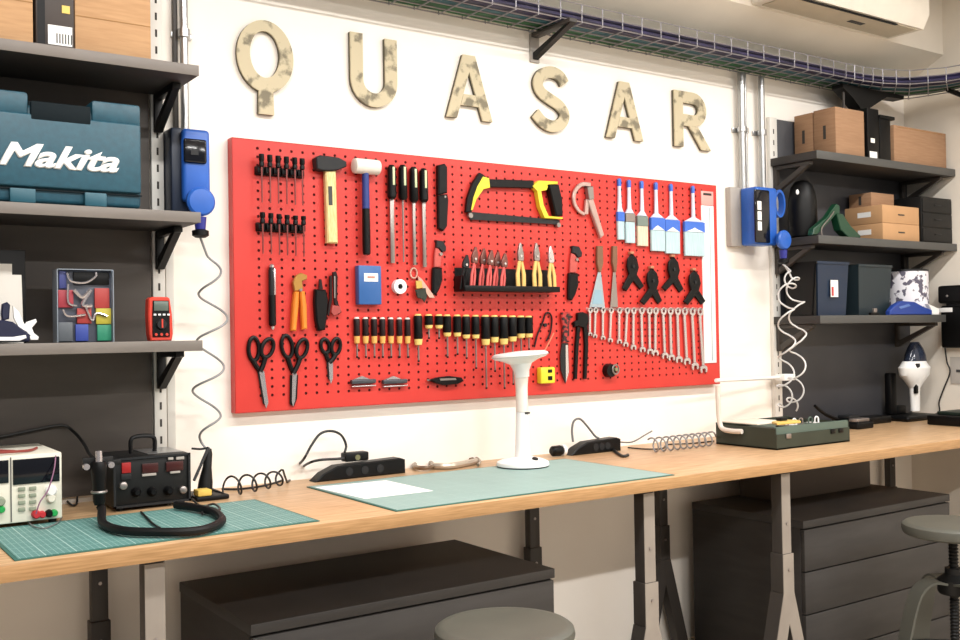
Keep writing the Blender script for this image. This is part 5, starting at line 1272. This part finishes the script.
# lamp
lx, ly = 2.062, -.245
o = thing('desk_lamp', 'white cordless lamp with a round head on the large mat', 'lamp', (lx, ly, MZ))
MB().lathe([(.0895, 0), (.0905, .004), (.088, .012), (.07, .020), (.045, .026), (.03, .030)], (lx, ly, MZ+.0045), n=48).build('base', M['white'], o)
MB().lathe([(.088, 0), (.088, .004)], (lx, ly, MZ+.0003), n=48).build('base_ring', M['drkgrey'], o, 'dark foot ring')
zn = wp(520, 412, .245).z
MB().lathe([(.028, 0), (.026, .02), (.0225, zn-.05-MZ-.035), (.021, zn-MZ-.0355)], (lx, ly, MZ+.035), n=28).build('lower_stem', M['white'], o)
MB().lathe([(.021, 0), (.0205, .08), (.024, wp(520, 376, .245).z-zn-.001)], (lx, ly, zn+.0005), n=28).build('upper_stem', M['offwhite'], o, 'slightly darker upper stem')
zh = wp(522, 356, .245).z
from mathutils import Euler
hb = MB(); hb.lathe([(.0245, -.072), (.027, -.050), (.038, -.026), (.062, -.014), (.088, -.007), (.097, .001), (.095, .008), (.083, .013), (.02, .017), (.001, .0175)], (lx-.004, ly, zh), (-.06, .05, 1), 48)
hb.build('head', M['white'], o)
dm = MB(); dm.lathe([(.0975, 0), (.0985, .002), (.0975, .004)], (lx-.004, ly, zh-.001), (-.06, .05, 1), 48); dm.build('light_ring', mat('pale_diffuser', 'C8C8C4', .3), o)
p = wp(523, 457, .31); MB().rod((lx+.01, ly-.055, MZ+.026), (lx+.01, ly-.057, MZ+.033), .011, .010, 16).build('button', M['drkgrey'], o)
MB().box(lx-.004, lx+.016, ly-.0235, ly-.0215, zn-.006, zn).build('seam_mark', M['drkgrey'], o)

# green case with parts
gx0, gx1, gy0, gy1, gz1 = 3.063, 3.508, -.50, -.20, 1.006
# (left side runs back along the bench)
o = thing('parts_case', 'olive green open metal case full of tools at the right of the bench', 'case', ((gx0+gx1)/2, (gy0+gy1)/2, BZ))
b = MB(); t_ = .004
b.box(gx0, gx1, gy0, gy0+t_, BZ+.0005, gz1-.028).box(gx0, gx1, gy1-t_, gy1, BZ+.0005, gz1).box(gx0, gx0+t_, gy0+t_, gy1-t_, BZ+.0005, gz1-.006).box(gx1-t_, gx1, gy0+t_, gy1-t_, BZ+.0005, gz1-.006).box(gx0, gx1, gy0, gy1, BZ+.0005, BZ+.006)
b.build('case_shell', M['greenbox'], o)
MB().box(gx0+.004, gx1-.002, gy0+.0042, gy0+.02, BZ+.0065, gz1, .003).build('inner_panel', M['greentray'], o, 'pale green inner panel')
MB().box(gx0+.0045, gx1-.0045, gy0+.0205, gy1-.0045, gz1-.03, gz1-.024).build('inner_tray', M['greentray'], o, 'pale green inner tray')
for px_x in (3.13, 3.40, 3.45):
    MB().box(px_x-.014, px_x+.014, gy0-.004, gy0-.0003, gz1-.046, gz1-.028, .001).build('latch', M['black'] if px_x > 3.2 else M['steel'], o)
GZ = gz1-.0238
tag(MB().box(3.075, 3.26, -.40, -.22, gz1+.0005, gz1+.006, .002).build('drafting_board', mat('cream_board', 'E2DACA', .6)), 'flat cream board lying on the left of the green case', 'board')
o = thing('angle_gauge', 'yellow plastic gauge on the front edge of the green case', 'gauge', (3.19, -.47, gz1))
MB().prism([(3.075, -.495), (3.21, -.497), (3.235, -.46), (3.22, -.43), (3.16, -.425), (3.11, -.44)], gz1+.0065, gz1+.016, .002, plane='xy').build('body', M['tan'], o)
MB().box(3.14, 3.18, -.46, -.435, gz1+.0165, gz1+.028, .003).build('grip', M['black'], o, 'black grip')
for k, (xx, mm_, lab) in enumerate(((3.27, M['steel'], 'steel clip'), (3.32, M['white'], 'white clip'), (3.36, M['steel'], 'second steel clip'), (3.42, M['greentray'], 'pale green clip'), (3.46, M['white'], 'second white clip'))):
    o = thing('cable_clip', '%s lying in the right half of the green case' % lab, 'clip', (xx, -.38, GZ), 'small clips in the green case')
    MB().box(xx-.016, xx+.016, -.42, -.34, GZ, GZ+.010, .002).build('strip', mm_, o)
    MB().tube([(xx-.012, -.38, GZ+.0105), (xx-.010, -.38, GZ+.028), (xx, -.38, GZ+.034), (xx+.010, -.38, GZ+.028), (xx+.012, -.38, GZ+.0105)], .003, 6).build('arch', mm_, o)

# white flexible magnifier arm
o = thing('magnifier_arm', 'white tubular arm rising left of the green case and clamped to the rail', 'lamp arm', (3.22, -.08, BZ))
P = [sp(742, 431.5, 3.048), sp(731, 431, 3.045), wp(722, 428, .235), wp(719, 417, .22), wp(718, 398, .22), wp(718, 386, .22)]
MB().tube([tuple(p) for p in P], .010, 10).build('bent_tube', mat('warm_white_tube', 'DED6CA', .4), o)
p0, p1 = wp(716, 380.5, .22), wp(779, 377.5, .10)
MB().rod(tuple(p0), tuple(p1), .008, n=12).build('rod', M['white'], o)
p0, p1 = wp(780, 378, .08), wp(791, 375, .08)
MB().box(p0.x, p1.x, -.105, -.055, p0.z-.012, p1.z+.006, .004).build('clamp_block', M['white'], o)
MB().box(p0.x-.0, p0.x+.03, -.054, -.0225, p0.z-.008, p0.z+.008, .002).build('wall_mount', M['white'], o)

# black gadgets on the right
def gadget(px0, px1, py0, py1, y0, y1, z1, name, lab, cat, m_=None):
    x0, x1 = wp(px0, py1, -y0).x, wp(px1, py1, -y0).x
    o = thing(name, lab, cat, ((x0+x1)/2, (y0+y1)/2, BZ))
    MB().box(x0, x1, y0, y1, BZ+.0006, z1, .006, seg=3).build('body', m_ or M['black'], o)
    return o, x0, x1
o, x0, x1 = gadget(848, 892, 0, 424, -.14, -.05, BZ+.034, 'radio_handset', 'flat black handset lying by the right back panel', 'handset')
MB().tube([(x0+.0, -.09, BZ+.03), (x0-.10, -.09, BZ+.065), (x0-.17, -.09, BZ+.105)], lambda t: .010-.003*t, 8).build('antenna', M['black'], o, 'thick black antenna')
MB().box(x0+.02, x0+.10, -.135, -.07, BZ+.0345, BZ+.05, .004).build('speaker_grille', M['drkgrey'], o)
o, x0, x1 = gadget(858, 874, 0, 424, -.24, -.17, BZ+.03, 'wall_charger', 'small black charger block in front of the handset', 'charger')
MB().box(x0+.01, x1-.01, -.225, -.185, BZ+.0305, BZ+.046, .003).build('contact_cradle', M['steel'], o)
# hand vacuum
vx, vy = wp(915, 400, .14).x, -.14
o = thing('vacuum_dock', 'black charging stand of the white hand vacuum', 'charging stand', (vx, vy, BZ))
p0, p1 = wp(899, 420, .14), wp(931, 420, .14)
MB().box(p0.x, p1.x, -.19, -.03, BZ+.0006, BZ+.026, .010, seg=3).build('foot', M['black'], o)
MB().box(vx-.10, vx-.045, -.075, -.04, BZ+.0265, wp(905, 372, .06).z, .008).build('mast', M['black'], o)
MB().box(vx-.05, vx+.03, -.075, -.04, BZ+.0265, wp(905, 405, .06).z, .006).build('back_rest', M['black'], o)
o = thing('hand_vacuum', 'white hand vacuum with a dark clear nose standing upright', 'vacuum cleaner', (vx, vy, BZ+.028))
zz = [wp(915, v, .14).z for v in (412, 388, 377, 366, 361, 344)]
hb = MB()
prof = [(.026, .020, zz[0]+.006), (.030, .022, zz[1]), (.055, .035, (zz[1]+zz[2])/2), (.098, .052, zz[2]+.01), (.106, .056, (zz[2]+zz[3])/2+.02), (.096, .052, zz[3]), (.072, .045, zz[4])]
rings = [[hb.bm.verts.new((vx+a*math.cos(2*PI*i/28), vy+b_*math.sin(2*PI*i/28), z)) for i in range(28)] for a, b_, z in prof]
hb.loft(rings); hb.build('body', M['white'], o)
nb = MB(); prof = [(.071, .044, zz[4]+.0005), (.066, .040, zz[4]+.03), (.050, .030, zz[5]-.02), (.030, .012, zz[5]+.01)]
rings = [[nb.bm.verts.new((vx+.01+a*math.cos(2*PI*i/28), vy+b_*math.sin(2*PI*i/28), z)) for i in range(28)] for a, b_, z in prof]
nb.loft(rings); nb.build('nozzle', M['smoke'], o, 'smoked clear nozzle')
MB().box(vx-.052, vx-.028, vy-.050, vy-.036, zz[2]+.045, zz[2]+.068, .003).build('power_button', M['drkgrey'], o)
MB().box(vx-.030, vx-.010, vy-.026, vy-.012, zz[1]-.025, zz[1]+.02, .002).build('grip_inlay', M['black'], o)
# wall dock on the right wall
XR = 4.7145
def rb(px0, py0, px1, py1, d0, d1, name, m_, par, lab=None, bev=.004):
    a, b_ = sp(px0, py0, XR-d1), sp(px1, py1, XR-d1)
    return MB().box(XR-d1, XR-d0, b_.y, a.y, b_.z, a.z, bev, seg=3).build(name, m_, par, lab)
a = sp(948, 320, XR)
o = thing('wall_printer', 'black device with a ledge mounted on the right wall', 'wall device', (XR, a.y, 1.27))
rb(940, 306, 985, 348, .001, .05, 'body', M['black'], o, bev=.01)
rb(937, 286, 985, 302, .001, .07, 'head', M['black'], o, bev=.012)
rb(946, 302.5, 985, 305.5, .001, .045, 'neck', M['drkgrey'], o, bev=.001)
rb(938, 308, 952, 312, .0505, .056, 'paper_lip', M['white'], o, 'white lip', bev=.001)
p = sp(947, 296, XR-.071); MB().sphere((XR-.071, p.y, p.z), .006).build('indicator', M['steel'], o)
P = [sp(945, 348, XR-.02), sp(947, 362, XR-.012), sp(950, 372, XR-.012), sp(944, 388, XR-.012), sp(939, 402, XR-.012), sp(938, 413, XR-.012)]
P = [tuple(p) for p in P]+[(p0.x+.20, -.10, BZ+.012), (p1.x+.004, -.10, BZ+.008)]
DC = [q_ for q_ in P if q_[0] <= XR-.004]; dock = o
a = sp(956, 366, XR); 
MB().tube(DC, .0035, 8).build('power_cord', M['cabl'], dock)
o = thing('wall_notice', 'pale grey notice plate on the right wall under the black device', 'sign', (XR, a.y, a.z-.05))
rb(950, 357, 990, 385, .0005, .004, 'plate', mat('pale_grey_plate', 'C4BEB6', .6), o, bev=.001)
rb(956, 369.5, 985, 373, .0042, .006, 'bar', M['ink'], o, bev=.0005)
o = thing('storage_tray', 'low black box at the right edge of the bench by the wall', 'box', (4.55, -.45, BZ))
a = lp(939, 425.5, BZ)
MB().box(a.x, 4.655, -.62, a.y+.06, BZ+.0006, BZ+.045, .006).build('body', M['black'], o)
MB().box(a.x+.05, 4.64, -.60, a.y+.04, BZ+.0455, BZ+.06, .004).build('lid', mat('dark_green_lid', '1E2A22', .5), o)

# ================================================================== LIGHT
def area(name, loc, sx, sy2, energy, col=(1, .98, .955), rot=(0, 0, 0)):
    l = bpy.data.lights.new(name, 'AREA'); l.shape = 'RECTANGLE'; l.size = sx; l.size_y = sy2; l.energy = energy; l.color = col
    ob = bpy.data.objects.new(name, l); COL.objects.link(ob); ob.location = loc; ob.rotation_euler = rot; return ob
for k, (x, yl_) in enumerate(((0.3, -1.6), (2.0, -1.6), (3.7, -1.6), (.3, -4.2), (2.0, -4.2), (3.7, -4.2))):
    o = thing('ceiling_lamp', ['linear ceiling lamp above the left shelves', 'linear ceiling lamp in front of the red board', 'linear ceiling lamp near the right wall', 'rear linear ceiling lamp on the left', 'rear linear ceiling lamp in the middle', 'rear linear ceiling lamp by the right wall'][k], 'lamp', (x, yl_, 3.03), 'linear ceiling lamps')
    MB().box(x-.65, x+.65, yl_-.08, yl_+.08, 3.03, 3.0995, .005).build('housing', M['white'], o)
    MB().box(x-.63, x+.63, yl_-.07, yl_+.07, 3.024, 3.0295).build('diffuser', mat('lit_diffuser', 'FFF8EC', .4, emit=3), o)
    area('lamp_light', (x, yl_, 3.018), 1.25, .12, LAMP if k < 3 else LAMP2)
w = bpy.data.worlds.new('room_air'); SC.world = w; w.use_nodes = True
w.node_tree.nodes['Background'].inputs[0].default_value = (1.0, .985, .965, 1); w.node_tree.nodes['Background'].inputs[1].default_value = WORLD
SC.view_settings.view_transform = 'Standard'; SC.view_settings.look = 'None'; SC.view_settings.gamma = 1; SC.view_settings.use_curve_mapping = False
SC.view_settings.exposure = EXPO
